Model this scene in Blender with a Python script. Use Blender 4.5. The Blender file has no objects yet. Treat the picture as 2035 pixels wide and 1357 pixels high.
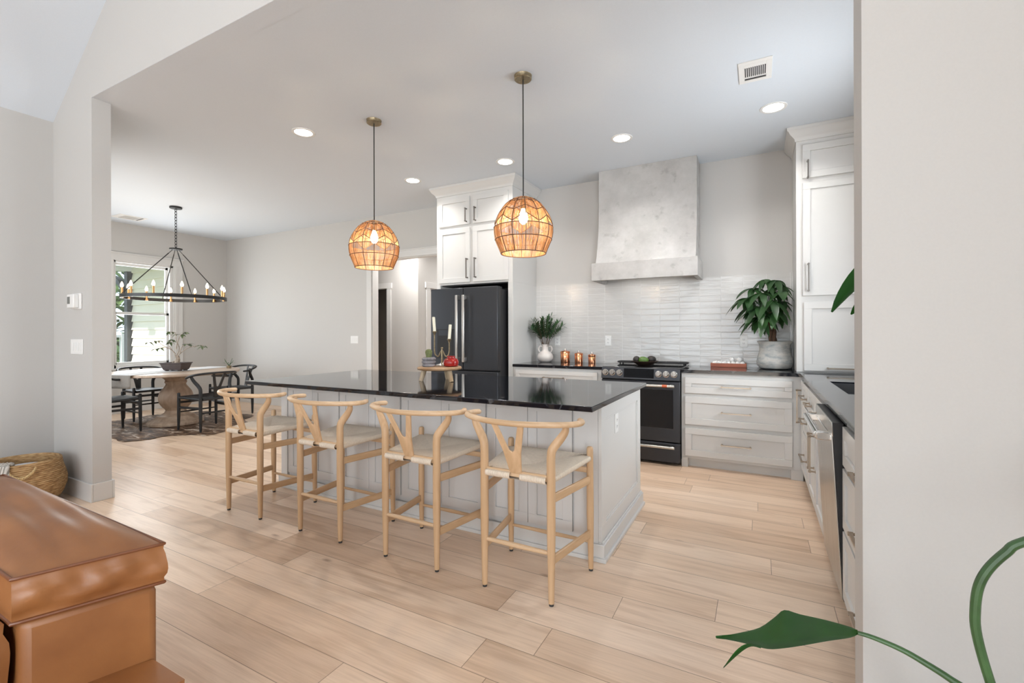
import bpy, bmesh, math, random
from mathutils import Vector, Matrix
PI = math.pi
sc = bpy.context.scene
C = sc.collection

# ------------------------------------------------------------------ camera
cam_d = bpy.data.cameras.new('camera')
cam = bpy.data.objects.new('camera', cam_d); C.objects.link(cam)
cam_d.sensor_width = 36.0
cam_d.lens = 918.15 / 2035 * 36
cam_d.shift_y = -(678.5 - 662.0) / 2035
cam_d.clip_start = 0.05; cam_d.clip_end = 300
cam.matrix_world = (Matrix.Translation((0, 0, 1.2607)) @ Matrix.Rotation(0.48917, 4, 'Z')
                    @ Matrix.Rotation(PI / 2, 4, 'X') @ Matrix.Rotation(-0.0027, 4, 'Z'))
sc.camera = cam

# ------------------------------------------------------------------ colour management, world, daylight and added fill
vs = sc.view_settings
vs.view_transform = 'Standard'; vs.look = 'None'; vs.gamma = 1.0; vs.use_curve_mapping = False
vs.exposure = 0.30
sc.cycles.use_denoising = True
sc.cycles.max_bounces = 8; sc.cycles.diffuse_bounces = 5; sc.cycles.glossy_bounces = 4
sc.cycles.transmission_bounces = 6; sc.cycles.transparent_max_bounces = 12
sc.cycles.sample_clamp_indirect = 6.0
sc.cycles.caustics_reflective = False; sc.cycles.caustics_refractive = False
w = bpy.data.worlds.new('sky'); sc.world = w; w.use_nodes = True
wn = w.node_tree.nodes; wn['Background'].inputs[0].default_value = (0.72, 0.87, 1.0, 1)
wn['Background'].inputs[1].default_value = 1.9

def light(name, kind, loc, energy, color=(1, 1, 1), rot=(0, 0, 0), **kw):
    d = bpy.data.lights.new(name, kind); d.energy = energy; d.color = color
    for k, v in kw.items(): setattr(d, k, v)
    o = bpy.data.objects.new(name, d); C.objects.link(o); o.location = loc; o.rotation_euler = rot
    return o
light('sun', 'SUN', (-12, -6, 10), 7.0, (1, 0.95, 0.86), (math.radians(57), 0, math.radians(3)), angle=0.02)
# fill lamps added at unseen openings behind the camera and to its right
light('living_back_fill', 'AREA', (-1.5, -7.9, 2.0), 215, (0.91, 0.96, 1.0), (math.radians(96), 0, 0), shape='RECTANGLE', size=5.5, size_y=3.4)
light('living_side_fill', 'AREA', (2.4, -4.4, 1.75), 330, (0.91, 0.96, 1.0), (0, math.radians(90), 0), shape='RECTANGLE', size=2.2, size_y=3.0)
light('dining_window_daylight', 'AREA', (-9.2, 3.88, 1.6), 36, (0.91, 0.96, 1.0), (0, math.radians(-90), 0), shape='RECTANGLE', size=1.7, size_y=0.8)
light('dining_side_fill', 'AREA', (-7.0, 1.40, 1.6), 42, (0.91, 0.96, 1.0), (math.radians(90), 0, 0), shape='RECTANGLE', size=2.4, size_y=1.7)  # added fill lamp at an unseen opening, brightens the dining side
light('sink_side_fill', 'AREA', (1.25, 3.5, 1.75), 48, (0.91, 0.96, 1.0), (0, math.radians(90), 0), shape='RECTANGLE', size=0.9, size_y=1.3)  # added fill lamp at an unseen opening over the sink

# ------------------------------------------------------------------ materials
def new_mat(name):
    m = bpy.data.materials.new(name); m.use_nodes = True
    nt = m.node_tree; b = nt.nodes['Principled BSDF']
    return m, nt, b
def N(nt, t, **kw):
    n = nt.nodes.new(t)
    for k, v in kw.items():
        if k.startswith('i_'):
            key = k[2:]; key = int(key) if key.isdigit() else key
            n.inputs[key].default_value = v
        else: setattr(n, k, v)
    return n
def L(nt, a, b): nt.links.new(a, b)
def coords(nt, scale=(1, 1, 1), kind='Object'):
    tc = N(nt, 'ShaderNodeTexCoord'); mp = N(nt, 'ShaderNodeMapping'); mp.inputs['Scale'].default_value = scale
    L(nt, tc.outputs[kind], mp.inputs[0]); return mp.outputs[0]
def mathn(nt, op, a, b=None, c=None):
    n = N(nt, 'ShaderNodeMath', operation=op)
    for i, v in enumerate((a, b, c)):
        if v is None: continue
        if hasattr(v, 'links') or hasattr(v, 'is_linked'): L(nt, v, n.inputs[i])
        else: n.inputs[i].default_value = v
    return n.outputs[0]
def ramp(nt, fac, stops):
    r = N(nt, 'ShaderNodeValToRGB'); L(nt, fac, r.inputs[0])
    e = r.color_ramp.elements
    while len(e) < len(stops): e.new(0.5)
    for el, (p, c) in zip(e, stops): el.position = p; el.color = (*c, 1)
    return r.outputs[0]
def mixc(nt, fac, a, b, mode='MIX'):
    n = N(nt, 'ShaderNodeMix', data_type='RGBA', blend_type=mode)
    for i, v in ((0, fac), (6, a), (7, b)):
        if hasattr(v, 'is_linked'): L(nt, v, n.inputs[i])
        elif i == 0: n.inputs[0].default_value = v
        else: n.inputs[i].default_value = (*v, 1)
    return n.outputs[2]
def bump(nt, b, h, strength=0.2, dist=0.002):
    bn = N(nt, 'ShaderNodeBump'); bn.inputs['Strength'].default_value = strength; bn.inputs['Distance'].default_value = dist
    L(nt, h, bn.inputs['Height']); L(nt, bn.outputs[0], b.inputs['Normal'])
def plain(name, col, rough=0.5, metal=0.0, nscale=0, var=0.0, bstr=0.0, bdist=0.001, stretch=(1, 1, 1), spec=None, coat=0.0):
    m, nt, b = new_mat(name)
    b.inputs['Roughness'].default_value = rough; b.inputs['Metallic'].default_value = metal
    if spec is not None: b.inputs['Specular IOR Level'].default_value = spec
    if coat: b.inputs['Coat Weight'].default_value = coat; b.inputs['Coat Roughness'].default_value = 0.15
    if nscale:
        no = N(nt, 'ShaderNodeTexNoise'); no.inputs['Scale'].default_value = nscale; no.inputs['Detail'].default_value = 4
        L(nt, coords(nt, stretch), no.inputs[0])
        lo = tuple(max(0, c * (1 - var)) for c in col); hi = tuple(min(1, c * (1 + var)) for c in col)
        L(nt, ramp(nt, no.outputs[0], [(0.3, lo), (0.7, hi)]), b.inputs['Base Color'])
        if bstr: bump(nt, b, no.outputs[0], bstr, bdist)
    else:
        b.inputs['Base Color'].default_value = (*col, 1)
    return m
def emit(name, col, strength):
    m, nt, b = new_mat(name)
    b.inputs['Base Color'].default_value = (*col, 1)
    b.inputs['Emission Color'].default_value = (*col, 1); b.inputs['Emission Strength'].default_value = strength
    return m
def wood(name, lo, hi, axis='z', scale=30, rough=0.45, stretch=0.06):
    m, nt, b = new_mat(name)
    s = {'x': (stretch, 1, 1), 'y': (1, stretch, 1), 'z': (1, 1, stretch)}[axis]
    v = coords(nt, s)
    n1 = N(nt, 'ShaderNodeTexNoise'); n1.inputs['Scale'].default_value = scale; n1.inputs['Detail'].default_value = 6; n1.inputs['Distortion'].default_value = 0.6
    L(nt, v, n1.inputs[0])
    L(nt, ramp(nt, n1.outputs[0], [(0.32, lo), (0.68, hi)]), b.inputs['Base Color'])
    b.inputs['Roughness'].default_value = rough
    bump(nt, b, n1.outputs[0], 0.08, 0.001)
    return m

M = {}
M['wall'] = plain('wall_paint', (0.525, 0.51, 0.49), 0.6, nscale=180, var=0.012, bstr=0.05, bdist=0.0006)
M['ceiling'] = plain('ceiling_paint', (0.675, 0.725, 0.785), 0.75, nscale=140, var=0.012, bstr=0.06, bdist=0.0008)
M['trim'] = plain('trim_paint', (0.64, 0.63, 0.615), 0.35)
M['cab'] = plain('cabinet_paint', (0.63, 0.622, 0.605), 0.35)
M['islandpaint'] = plain('island_front_paint', (0.64, 0.63, 0.62), 0.4)
M['plaster'] = None
M['steel'] = plain('brushed_steel', (0.62, 0.60, 0.57), 0.28, 1.0, nscale=60, var=0.08, stretch=(1, 1, 0.02))
M['slate'] = plain('black_stainless', (0.052, 0.054, 0.060), 0.36, 0.75)
M['slate_dark'] = plain('dark_appliance_side', (0.016, 0.016, 0.018), 0.5)
M['black'] = plain('black_gap', (0.008, 0.008, 0.008), 0.6)
M['black_glass'] = plain('black_glass', (0.006, 0.006, 0.007), 0.06)
M['display_glass'] = plain('display_glass', (0.004, 0.004, 0.005), 0.2, spec=.08)
M['nickel'] = plain('aged_nickel', (0.40, 0.33, 0.26), 0.33, 1.0)
M['bronze'] = plain('dark_nickel', (0.24, 0.22, 0.20), 0.36, 1.0)
M['chrome'] = plain('polished_metal', (0.75, 0.73, 0.70), 0.16, 1.0)
M['copper'] = plain('copper', (0.78, 0.34, 0.18), 0.2, 1.0, nscale=40, var=0.1)
M['brass'] = plain('brass', (0.50, 0.29, 0.13), 0.35, 1.0)
M['old_brass'] = plain('antique_brass', (0.30, 0.24, 0.15), 0.42, 0.9, nscale=60, var=0.25)
M['iron'] = plain('black_iron', (0.012, 0.012, 0.013), 0.5)
M['oak'] = wood('pale_oak', (0.50, 0.315, 0.17), (0.65, 0.44, 0.265), 'z', 22, 0.42)
M['oak_side'] = wood('pale_oak_rail', (0.50, 0.315, 0.17), (0.66, 0.45, 0.27), 'y', 22, 0.42)
M['oak_cross'] = wood('pale_oak_cross', (0.52, 0.335, 0.185), (0.70, 0.50, 0.32), 'x', 22, 0.40)
M['ebony'] = plain('black_wood', (0.014, 0.015, 0.017), 0.42, nscale=30, var=0.25, stretch=(1, 1, .1))
M['white_plastic'] = plain('white_plastic', (0.80, 0.79, 0.77), 0.35)
M['screen'] = plain('grey_lcd', (0.16, 0.165, 0.15), 0.25)
M['slot'] = plain('slot_dark', (0.035, 0.035, 0.037), 0.7)
M['lamp'] = emit('downlight_lens', (1, 0.98, 0.95), 14)
M['bulb'] = emit('warm_bulb', (1.0, 0.80, 0.52), 45)
M['flame'] = emit('candle_bulb', (1.0, 0.84, 0.62), 7)
M['wire'] = plain('brown_wire', (0.12, 0.055, 0.025), 0.6)
M['cable'] = plain('black_cable', (0.012, 0.011, 0.010), 0.6)
M['terracotta_grey'] = plain('grey_ring_pot', (0.20, 0.19, 0.20), 0.7, nscale=30, var=0.35, bstr=0.3, bdist=0.002)
M['cactus'] = plain('cactus_skin', (0.14, 0.16, 0.06), 0.7, nscale=90, var=0.35, bstr=0.5, bdist=0.002)
M['redglaze'] = plain('red_glaze', (0.30, 0.015, 0.012), 0.18, nscale=8, var=0.3)
M['ivory'] = plain('ivory_wax', (0.80, 0.77, 0.62), 0.5)
M['whitevase'] = plain('white_ceramic', (0.70, 0.64, 0.60), 0.3, nscale=12, var=0.05)
M['bark'] = plain('bark', (0.11, 0.062, 0.038), 0.85, nscale=40, var=0.45, bstr=0.7, bdist=0.004, stretch=(1, 1, .3))
M['palebark'] = plain('pale_bark', (0.36, 0.29, 0.23), 0.8, nscale=50, var=0.4, bstr=0.4, bdist=0.003)
M['soil'] = plain('soil', (0.06, 0.035, 0.022), 0.95, nscale=120, var=0.5, bstr=0.8, bdist=0.006)
M['traypot'] = plain('brown_tray_pot', (0.072, 0.052, 0.048), 0.5, nscale=20, var=0.15)
M['rustwood'] = wood('red_brown_wood', (0.22, 0.05, 0.02), (0.40, 0.10, 0.04), 'x', 26, 0.4)
M['darkbowl'] = wood('dark_bowl_wood', (0.018, 0.011, 0.008), (0.05, 0.028, 0.018), 'x', 30, 0.5)
M['riser'] = wood('worn_wood', (0.27, 0.15, 0.07), (0.44, 0.29, 0.17), 'x', 26, 0.6)
M['riserleg'] = wood('worn_wood_leg', (0.36, 0.24, 0.13), (0.52, 0.40, 0.27), 'z', 26, 0.6)
M['avodark'] = plain('dark_avocado_skin', (0.018, 0.014, 0.012), 0.5, nscale=140, var=0.5, bstr=0.7, bdist=0.002)
M['avogreen'] = plain('green_avocado_skin', (0.075, 0.15, 0.022), 0.45, nscale=120, var=0.4, bstr=0.6, bdist=0.002)
M['whiteball'] = plain('white_ball', (0.74, 0.73, 0.71), 0.6, nscale=60, var=0.08, bstr=0.3, bdist=0.001)
M['tablewood'] = wood('washed_table_wood', (0.46, 0.33, 0.235), (0.68, 0.55, 0.43), 'z', 14, 0.5, 0.3)
M['tabletop'] = wood('washed_tabletop_wood', (0.42, 0.31, 0.23), (0.60, 0.50, 0.42), 'y', 18, 0.35)
M['linen'] = plain('grey_linen', (0.62, 0.63, 0.65), 0.9, nscale=300, var=0.12, bstr=0.4, bdist=0.001)
M['greycloth'] = plain('grey_fringe_cloth', (0.24, 0.22, 0.20), 0.95, nscale=260, var=0.25, bstr=0.5, bdist=0.001)
M['throw'] = None
M['glass'] = None
M['siding'] = plain('cream_siding', (0.84, 0.80, 0.70), 0.6)
M['soffit'] = plain('porch_soffit', (0.70, 0.74, 0.74), 0.7)
M['beamdark'] = plain('dark_porch_beam', (0.045, 0.055, 0.055), 0.6)
M['postdark'] = plain('dark_porch_post', (0.035, 0.04, 0.045), 0.55)
M['grass'] = plain('lawn', (0.10, 0.15, 0.045), 0.95, nscale=3, var=0.5)
M['treeleaf'] = plain('tree_leaves', (0.075, 0.13, 0.035), 0.8, nscale=2.5, var=0.6)
M['shrubleaf'] = plain('shrub_leaves', (0.13, 0.19, 0.07), 0.8, nscale=4, var=0.6)
M['trunk'] = plain('tree_trunk_bark', (0.10, 0.085, 0.08), 0.9, nscale=8, var=0.4)
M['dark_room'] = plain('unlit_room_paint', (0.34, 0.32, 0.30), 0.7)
M['rawoodfloor'] = None

def leaf_mat(name, lo, hi, rough=0.38, trans=0.15, spec=0.5):
    m, nt, b = new_mat(name); b.inputs['Specular IOR Level'].default_value = spec
    no = N(nt, 'ShaderNodeTexNoise'); no.inputs['Scale'].default_value = 9; L(nt, coords(nt), no.inputs[0])
    L(nt, ramp(nt, no.outputs[0], [(0.3, lo), (0.7, hi)]), b.inputs['Base Color'])
    b.inputs['Roughness'].default_value = rough
    tr = N(nt, 'ShaderNodeBsdfTranslucent'); tr.inputs[0].default_value = (*[min(1, c * 1.6) for c in hi], 1)
    mx = N(nt, 'ShaderNodeMixShader'); mx.inputs[0].default_value = trans
    out = nt.nodes['Material Output']
    L(nt, b.outputs[0], mx.inputs[1]); L(nt, tr.outputs[0], mx.inputs[2]); L(nt, mx.outputs[0], out.inputs[0])
    return m
M['leaf_dark'] = leaf_mat('dark_leaf', (0.012, 0.040, 0.012), (0.035, 0.095, 0.026))
M['leaf_olive'] = leaf_mat('sprig_leaf', (0.018, 0.050, 0.018), (0.05, 0.11, 0.04), 0.5)
M['leaf_big'] = leaf_mat('broad_leaf', (0.008, 0.055, 0.006), (0.016, 0.090, 0.008), 0.42, 0.04, 0.18)
M['leaf_bonsai'] = leaf_mat('bonsai_leaf', (0.05, 0.08, 0.035), (0.10, 0.15, 0.06), 0.5)
M['stem_green'] = plain('green_stem', (0.045, 0.105, 0.035), 0.4, nscale=20, var=0.3)

def mk_plaster():
    m, nt, b = new_mat('limewash_plaster')
    v = coords(nt)
    n1 = N(nt, 'ShaderNodeTexNoise'); n1.inputs['Scale'].default_value = 3.2; n1.inputs['Detail'].default_value = 8; n1.inputs['Roughness'].default_value = 0.65
    L(nt, v, n1.inputs[0])
    n2 = N(nt, 'ShaderNodeTexNoise'); n2.inputs['Scale'].default_value = 11; n2.inputs['Detail'].default_value = 7
    L(nt, v, n2.inputs[0])
    base = ramp(nt, n1.outputs[0], [(0.3, (0.36, 0.345, 0.33)), (0.7, (0.51, 0.50, 0.485))])
    spots = ramp(nt, n2.outputs[0], [(0.28, (0.80, 0.79, 0.78)), (0.40, (1, 1, 1))])
    L(nt, mixc(nt, 1.0, base, spots, 'MULTIPLY'), b.inputs['Base Color'])
    L(nt, ramp(nt, n2.outputs[0], [(0.35, (0.7,) * 3), (0.6, (0.38,) * 3)]), b.inputs['Roughness'])
    bump(nt, b, n2.outputs[0], 0.25, 0.003)
    return m
M['plaster'] = mk_plaster()

def mk_counter():
    m, nt, b = new_mat('black_stone')
    v = coords(nt, (1, 1, 1))
    n0 = N(nt, 'ShaderNodeTexNoise'); n0.inputs['Scale'].default_value = 2.3; n0.inputs['Detail'].default_value = 5; L(nt, v, n0.inputs[0])
    off = N(nt, 'ShaderNodeVectorMath', operation='MULTIPLY_ADD'); off.inputs[1].default_value = (0.5,) * 3
    L(nt, n0.outputs['Color'], off.inputs[0]); L(nt, v, off.inputs[2])
    vo = N(nt, 'ShaderNodeTexVoronoi', feature='DISTANCE_TO_EDGE'); vo.inputs['Scale'].default_value = 2.1; L(nt, off.outputs[0], vo.inputs[0])
    n2 = N(nt, 'ShaderNodeTexNoise'); n2.inputs['Scale'].default_value = 5; L(nt, v, n2.inputs[0])
    vein = ramp(nt, vo.outputs[0], [(0.0, (1, 1, 1)), (0.012, (0, 0, 0))])
    gate = ramp(nt, n2.outputs[0], [(0.5, (0, 0, 0)), (0.7, (0.55, 0.55, 0.55))])
    f = mixc(nt, 1.0, vein, gate, 'MULTIPLY')
    bw = N(nt, 'ShaderNodeRGBToBW'); L(nt, f, bw.inputs[0])
    L(nt, mixc(nt, bw.outputs[0], (0.0075, 0.0085, 0.012), (0.22, 0.22, 0.23)), b.inputs['Base Color'])
    b.inputs['Roughness'].default_value = 0.06; b.inputs['IOR'].default_value = 1.52
    return m
M['counter'] = mk_counter()

def mk_floor():
    m, nt, b = new_mat('oak_planks')
    tc = N(nt, 'ShaderNodeTexCoord'); sp = N(nt, 'ShaderNodeSeparateXYZ'); L(nt, tc.outputs['Object'], sp.inputs[0])
    X, Y = sp.outputs[0], sp.outputs[1]
    W, LEN = 0.187, 1.52
    ry = mathn(nt, 'DIVIDE', mathn(nt, 'ADD', Y, 0.05), W); row = mathn(nt, 'FLOOR', ry)
    wn1 = N(nt, 'ShaderNodeTexWhiteNoise', noise_dimensions='1D'); L(nt, row, wn1.inputs['W'])
    cx = mathn(nt, 'ADD', mathn(nt, 'DIVIDE', X, LEN), wn1.outputs[0]); col = mathn(nt, 'FLOOR', cx)
    idv = N(nt, 'ShaderNodeCombineXYZ'); L(nt, row, idv.inputs[0]); L(nt, col, idv.inputs[1])
    wn2 = N(nt, 'ShaderNodeTexWhiteNoise', noise_dimensions='2D'); L(nt, idv.outputs[0], wn2.inputs[0])
    # grain, shifted per plank
    gv = N(nt, 'ShaderNodeCombineXYZ')
    L(nt, mathn(nt, 'MULTIPLY', X, 0.9), gv.inputs[0]); L(nt, mathn(nt, 'MULTIPLY', Y, 9.0), gv.inputs[1])
    L(nt, mathn(nt, 'MULTIPLY', wn2.outputs[0], 40), gv.inputs[2])
    g1 = N(nt, 'ShaderNodeTexNoise'); g1.inputs['Scale'].default_value = 1.7; g1.inputs['Detail'].default_value = 7; g1.inputs['Distortion'].default_value = 0.7
    L(nt, gv.outputs[0], g1.inputs[0])
    gv2 = N(nt, 'ShaderNodeCombineXYZ')
    L(nt, mathn(nt, 'MULTIPLY', X, 2.0), gv2.inputs[0]); L(nt, mathn(nt, 'MULTIPLY', Y, 60.0), gv2.inputs[1]); L(nt, mathn(nt, 'MULTIPLY', wn2.outputs[0], 90), gv2.inputs[2])
    g2 = N(nt, 'ShaderNodeTexNoise'); g2.inputs['Scale'].default_value = 2.5; g2.inputs['Detail'].default_value = 4; L(nt, gv2.outputs[0], g2.inputs[0])
    base = ramp(nt, wn2.outputs[0], [(0.0, (0.66, 0.475, 0.335)), (0.5, (0.76, 0.575, 0.425)), (1.0, (0.84, 0.66, 0.51))])
    c1 = mixc(nt, 0.85, base, ramp(nt, g1.outputs[0], [(0.28, (0.76, 0.69, 0.63)), (0.50, (1, 1, 1)), (0.8, (1.06, 1.06, 1.06))]), 'MULTIPLY')
    c2 = mixc(nt, 0.6, c1, ramp(nt, g2.outputs[0], [(0.3, (0.82, 0.79, 0.76)), (0.6, (1, 1, 1))]), 'MULTIPLY')
    # knots
    kv = N(nt, 'ShaderNodeTexVoronoi'); kv.inputs['Scale'].default_value = 1.0
    kc = N(nt, 'ShaderNodeCombineXYZ'); L(nt, mathn(nt, 'MULTIPLY', X, 1.6), kc.inputs[0]); L(nt, mathn(nt, 'MULTIPLY', Y, 4.2), kc.inputs[1]); L(nt, kc.outputs[0], kv.inputs[0])
    c3 = mixc(nt, 0.75, c2, ramp(nt, kv.outputs['Distance'], [(0.015, (0.42, 0.34, 0.29)), (0.07, (1, 1, 1))]), 'MULTIPLY')
    fy = mathn(nt, 'FRACT', ry); fx = mathn(nt, 'FRACT', cx)
    ey = mathn(nt, 'MULTIPLY', mathn(nt, 'MINIMUM', fy, mathn(nt, 'SUBTRACT', 1.0, fy)), W)
    ex = mathn(nt, 'MULTIPLY', mathn(nt, 'MINIMUM', fx, mathn(nt, 'SUBTRACT', 1.0, fx)), LEN)
    e = mathn(nt, 'MINIMUM', ex, ey)
    seam = mathn(nt, 'LESS_THAN', e, 0.0014)
    c4 = mixc(nt, mathn(nt, 'MULTIPLY', seam, 0.72), c3, (0.13, 0.075, 0.045))
    L(nt, c4, b.inputs['Base Color'])
    b.inputs['Roughness'].default_value = 0.36
    b.inputs['Specular IOR Level'].default_value = 0.45
    h = mathn(nt, 'ADD', mathn(nt, 'MULTIPLY', g2.outputs[0], 0.25), mathn(nt, 'MULTIPLY', mathn(nt, 'MINIMUM', mathn(nt, 'DIVIDE', e, 0.003), 1.0), 1.0))
    bump(nt, b, h, 0.25, 0.001)
    return m
M['floor'] = mk_floor()

def mk_tile():
    m, nt, b = new_mat('glazed_tile')
    tc = N(nt, 'ShaderNodeTexCoord'); sp = N(nt, 'ShaderNodeSeparateXYZ'); L(nt, tc.outputs['Object'], sp.inputs[0])
    X, Z = sp.outputs[0], sp.outputs[2]
    TW, TH = 0.2045, 0.0642
    cx = mathn(nt, 'DIVIDE', mathn(nt, 'ADD', X, 0.335 + 4.09), TW); cz = mathn(nt, 'DIVIDE', mathn(nt, 'SUBTRACT', Z, 0.945), TH)
    fx = mathn(nt, 'FRACT', cx); fz = mathn(nt, 'FRACT', cz)
    ex = mathn(nt, 'MULTIPLY', mathn(nt, 'MINIMUM', fx, mathn(nt, 'SUBTRACT', 1.0, fx)), TW)
    ez = mathn(nt, 'MULTIPLY', mathn(nt, 'MINIMUM', fz, mathn(nt, 'SUBTRACT', 1.0, fz)), TH)
    e = mathn(nt, 'MINIMUM', ex, ez)
    idv = N(nt, 'ShaderNodeCombineXYZ'); L(nt, mathn(nt, 'FLOOR', cx), idv.inputs[0]); L(nt, mathn(nt, 'FLOOR', cz), idv.inputs[1])
    wn2 = N(nt, 'ShaderNodeTexWhiteNoise', noise_dimensions='2D'); L(nt, idv.outputs[0], wn2.inputs[0])
    tv = N(nt, 'ShaderNodeCombineXYZ')
    L(nt, mathn(nt, 'MULTIPLY', X, 7.0), tv.inputs[0]); L(nt, mathn(nt, 'MULTIPLY', Z, 22.0), tv.inputs[1]); L(nt, mathn(nt, 'MULTIPLY', wn2.outputs[0], 30), tv.inputs[2])
    no = N(nt, 'ShaderNodeTexNoise'); no.inputs['Scale'].default_value = 1.0; no.inputs['Detail'].default_value = 2; L(nt, tv.outputs[0], no.inputs[0])
    grout = mathn(nt, 'LESS_THAN', e, 0.0017)
    tcol = ramp(nt, wn2.outputs[0], [(0, (0.56, 0.545, 0.525)), (1, (0.585, 0.57, 0.55))])
    L(nt, mixc(nt, grout, tcol, (0.66, 0.645, 0.63)), b.inputs['Base Color'])
    L(nt, mathn(nt, 'ADD', mathn(nt, 'MULTIPLY', grout, 0.6), 0.14), b.inputs['Roughness'])
    h = mathn(nt, 'ADD', mathn(nt, 'MULTIPLY', no.outputs[0], 1.6), mathn(nt, 'MULTIPLY', mathn(nt, 'MINIMUM', mathn(nt, 'DIVIDE', e, 0.006), 1.0), 0.25))
    bump(nt, b, h, 0.55, 0.004)
    return m
M['tile'] = mk_tile()

def mk_cord():
    m, nt, b = new_mat('paper_cord')
    uv = N(nt, 'ShaderNodeUVMap'); sp = N(nt, 'ShaderNodeSeparateXYZ'); L(nt, uv.outputs[0], sp.inputs[0])
    s = mathn(nt, 'SINE', mathn(nt, 'MULTIPLY', sp.outputs[0], 2 * PI / 0.0065))
    no = N(nt, 'ShaderNodeTexNoise'); no.inputs['Scale'].default_value = 60; L(nt, coords(nt), no.inputs[0])
    c1 = ramp(nt, mathn(nt, 'ADD', mathn(nt, 'MULTIPLY', s, 0.5), 0.5), [(0.0, (0.50, 0.40, 0.29)), (0.4, (0.80, 0.68, 0.55)), (1.0, (0.88, 0.78, 0.66))])
    L(nt, mixc(nt, 0.4, c1, ramp(nt, no.outputs[0], [(0.3, (0.8, 0.78, 0.75)), (0.7, (1, 1, 1))]), 'MULTIPLY'), b.inputs['Base Color'])
    b.inputs['Roughness'].default_value = 0.75
    bump(nt, b, s, 0.5, 0.0015)
    return m
M['cord'] = mk_cord()
M['blackcord'] = plain('black_cord_seat', (0.025, 0.026, 0.028), 0.55, nscale=120, var=0.3, bstr=0.3)

def mk_raffia():
    m, nt, b = new_mat('raffia')
    no = N(nt, 'ShaderNodeTexNoise'); no.inputs['Scale'].default_value = 45; no.inputs['Detail'].default_value = 3
    L(nt, coords(nt, (1, 1, 0.15)), no.inputs[0])
    c = ramp(nt, no.outputs[0], [(0.3, (0.42, 0.21, 0.075)), (0.52, (0.72, 0.44, 0.20)), (0.72, (0.86, 0.64, 0.38))])
    L(nt, c, b.inputs['Base Color']); b.inputs['Roughness'].default_value = 0.7
    tr = N(nt, 'ShaderNodeBsdfTranslucent'); L(nt, c, tr.inputs[0])
    mx = N(nt, 'ShaderNodeMixShader'); mx.inputs[0].default_value = 0.45
    L(nt, b.outputs[0], mx.inputs[1]); L(nt, tr.outputs[0], mx.inputs[2]); L(nt, mx.outputs[0], nt.nodes['Material Output'].inputs[0])
    return m
M['raffia'] = mk_raffia()

def mk_glass():
    m, nt, b = new_mat('window_glass')
    t = N(nt, 'ShaderNodeBsdfTransparent'); g = N(nt, 'ShaderNodeBsdfGlossy'); g.inputs['Roughness'].default_value = 0.02
    mx = N(nt, 'ShaderNodeMixShader'); mx.inputs[0].default_value = 0.06
    L(nt, t.outputs[0], mx.inputs[1]); L(nt, g.outputs[0], mx.inputs[2]); L(nt, mx.outputs[0], nt.nodes['Material Output'].inputs[0])
    return m
M['glass'] = mk_glass()

def mk_leather():
    m, nt, b = new_mat('tan_leather')
    v = coords(nt)
    n1 = N(nt, 'ShaderNodeTexNoise'); n1.inputs['Scale'].default_value = 5; n1.inputs['Detail'].default_value = 6; L(nt, v, n1.inputs[0])
    n2 = N(nt, 'ShaderNodeTexNoise'); n2.inputs['Scale'].default_value = 220; n2.inputs['Detail'].default_value = 3; L(nt, v, n2.inputs[0])
    L(nt, ramp(nt, n1.outputs[0], [(0.3, (0.22, 0.080, 0.024)), (0.7, (0.33, 0.135, 0.044))]), b.inputs['Base Color'])
    b.inputs['Roughness'].default_value = 0.43
    bump(nt, b, n2.outputs[0], 0.18, 0.0008)
    return m
M['leather'] = mk_leather()
M['leather_seam'] = plain('leather_piping', (0.17, 0.058, 0.022), 0.4)

def mk_basket():
    m, nt, b = new_mat('seagrass')
    v = coords(nt)
    n1 = N(nt, 'ShaderNodeTexNoise'); n1.inputs['Scale'].default_value = 26; n1.inputs['Detail'].default_value = 4; L(nt, coords(nt, (1, 1, 4)), n1.inputs[0])
    L(nt, ramp(nt, n1.outputs[0], [(0.28, (0.20, 0.105, 0.04)), (0.5, (0.40, 0.24, 0.105)), (0.72, (0.56, 0.39, 0.20))]), b.inputs['Base Color'])
    b.inputs['Roughness'].default_value = 0.8
    bump(nt, b, n1.outputs[0], 0.5, 0.004)
    return m
M['basket'] = mk_basket()
M['rope'] = plain('pale_rope', (0.56, 0.40, 0.20), 0.8, nscale=120, var=0.3, bstr=0.6, bdist=0.003)
def mk_throw():
    m, nt, b = new_mat('knit_throw')
    ck = N(nt, 'ShaderNodeTexWave'); ck.inputs['Scale'].default_value = 28; ck.inputs['Distortion'].default_value = 2; L(nt, coords(nt), ck.inputs[0])
    L(nt, ramp(nt, ck.outputs[0], [(0.2, (0.25, 0.23, 0.20)), (0.6, (0.62, 0.59, 0.55))]), b.inputs['Base Color'])
    b.inputs['Roughness'].default_value = 0.95
    bump(nt, b, ck.outputs[0], 0.5, 0.003)
    return m
M['throw'] = mk_throw()
def mk_hide():
    m, nt, b = new_mat('brindle_hide')
    n1 = N(nt, 'ShaderNodeTexNoise'); n1.inputs['Scale'].default_value = 5.5; n1.inputs['Detail'].default_value = 8; n1.inputs['Roughness'].default_value = 0.7; n1.inputs['Distortion'].default_value = 0.8
    L(nt, coords(nt, (0.8, 2.2, 1)), n1.inputs[0])
    c = ramp(nt, n1.outputs[0], [(0.36, (0.020, 0.012, 0.008)), (0.47, (0.10, 0.052, 0.028)), (0.56, (0.24, 0.15, 0.09)), (0.64, (0.66, 0.58, 0.50))])
    L(nt, c, b.inputs['Base Color']); b.inputs['Roughness'].default_value = 0.55
    bump(nt, b, n1.outputs[0], 0.5, 0.01)
    return m
M['hide'] = mk_hide()
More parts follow.
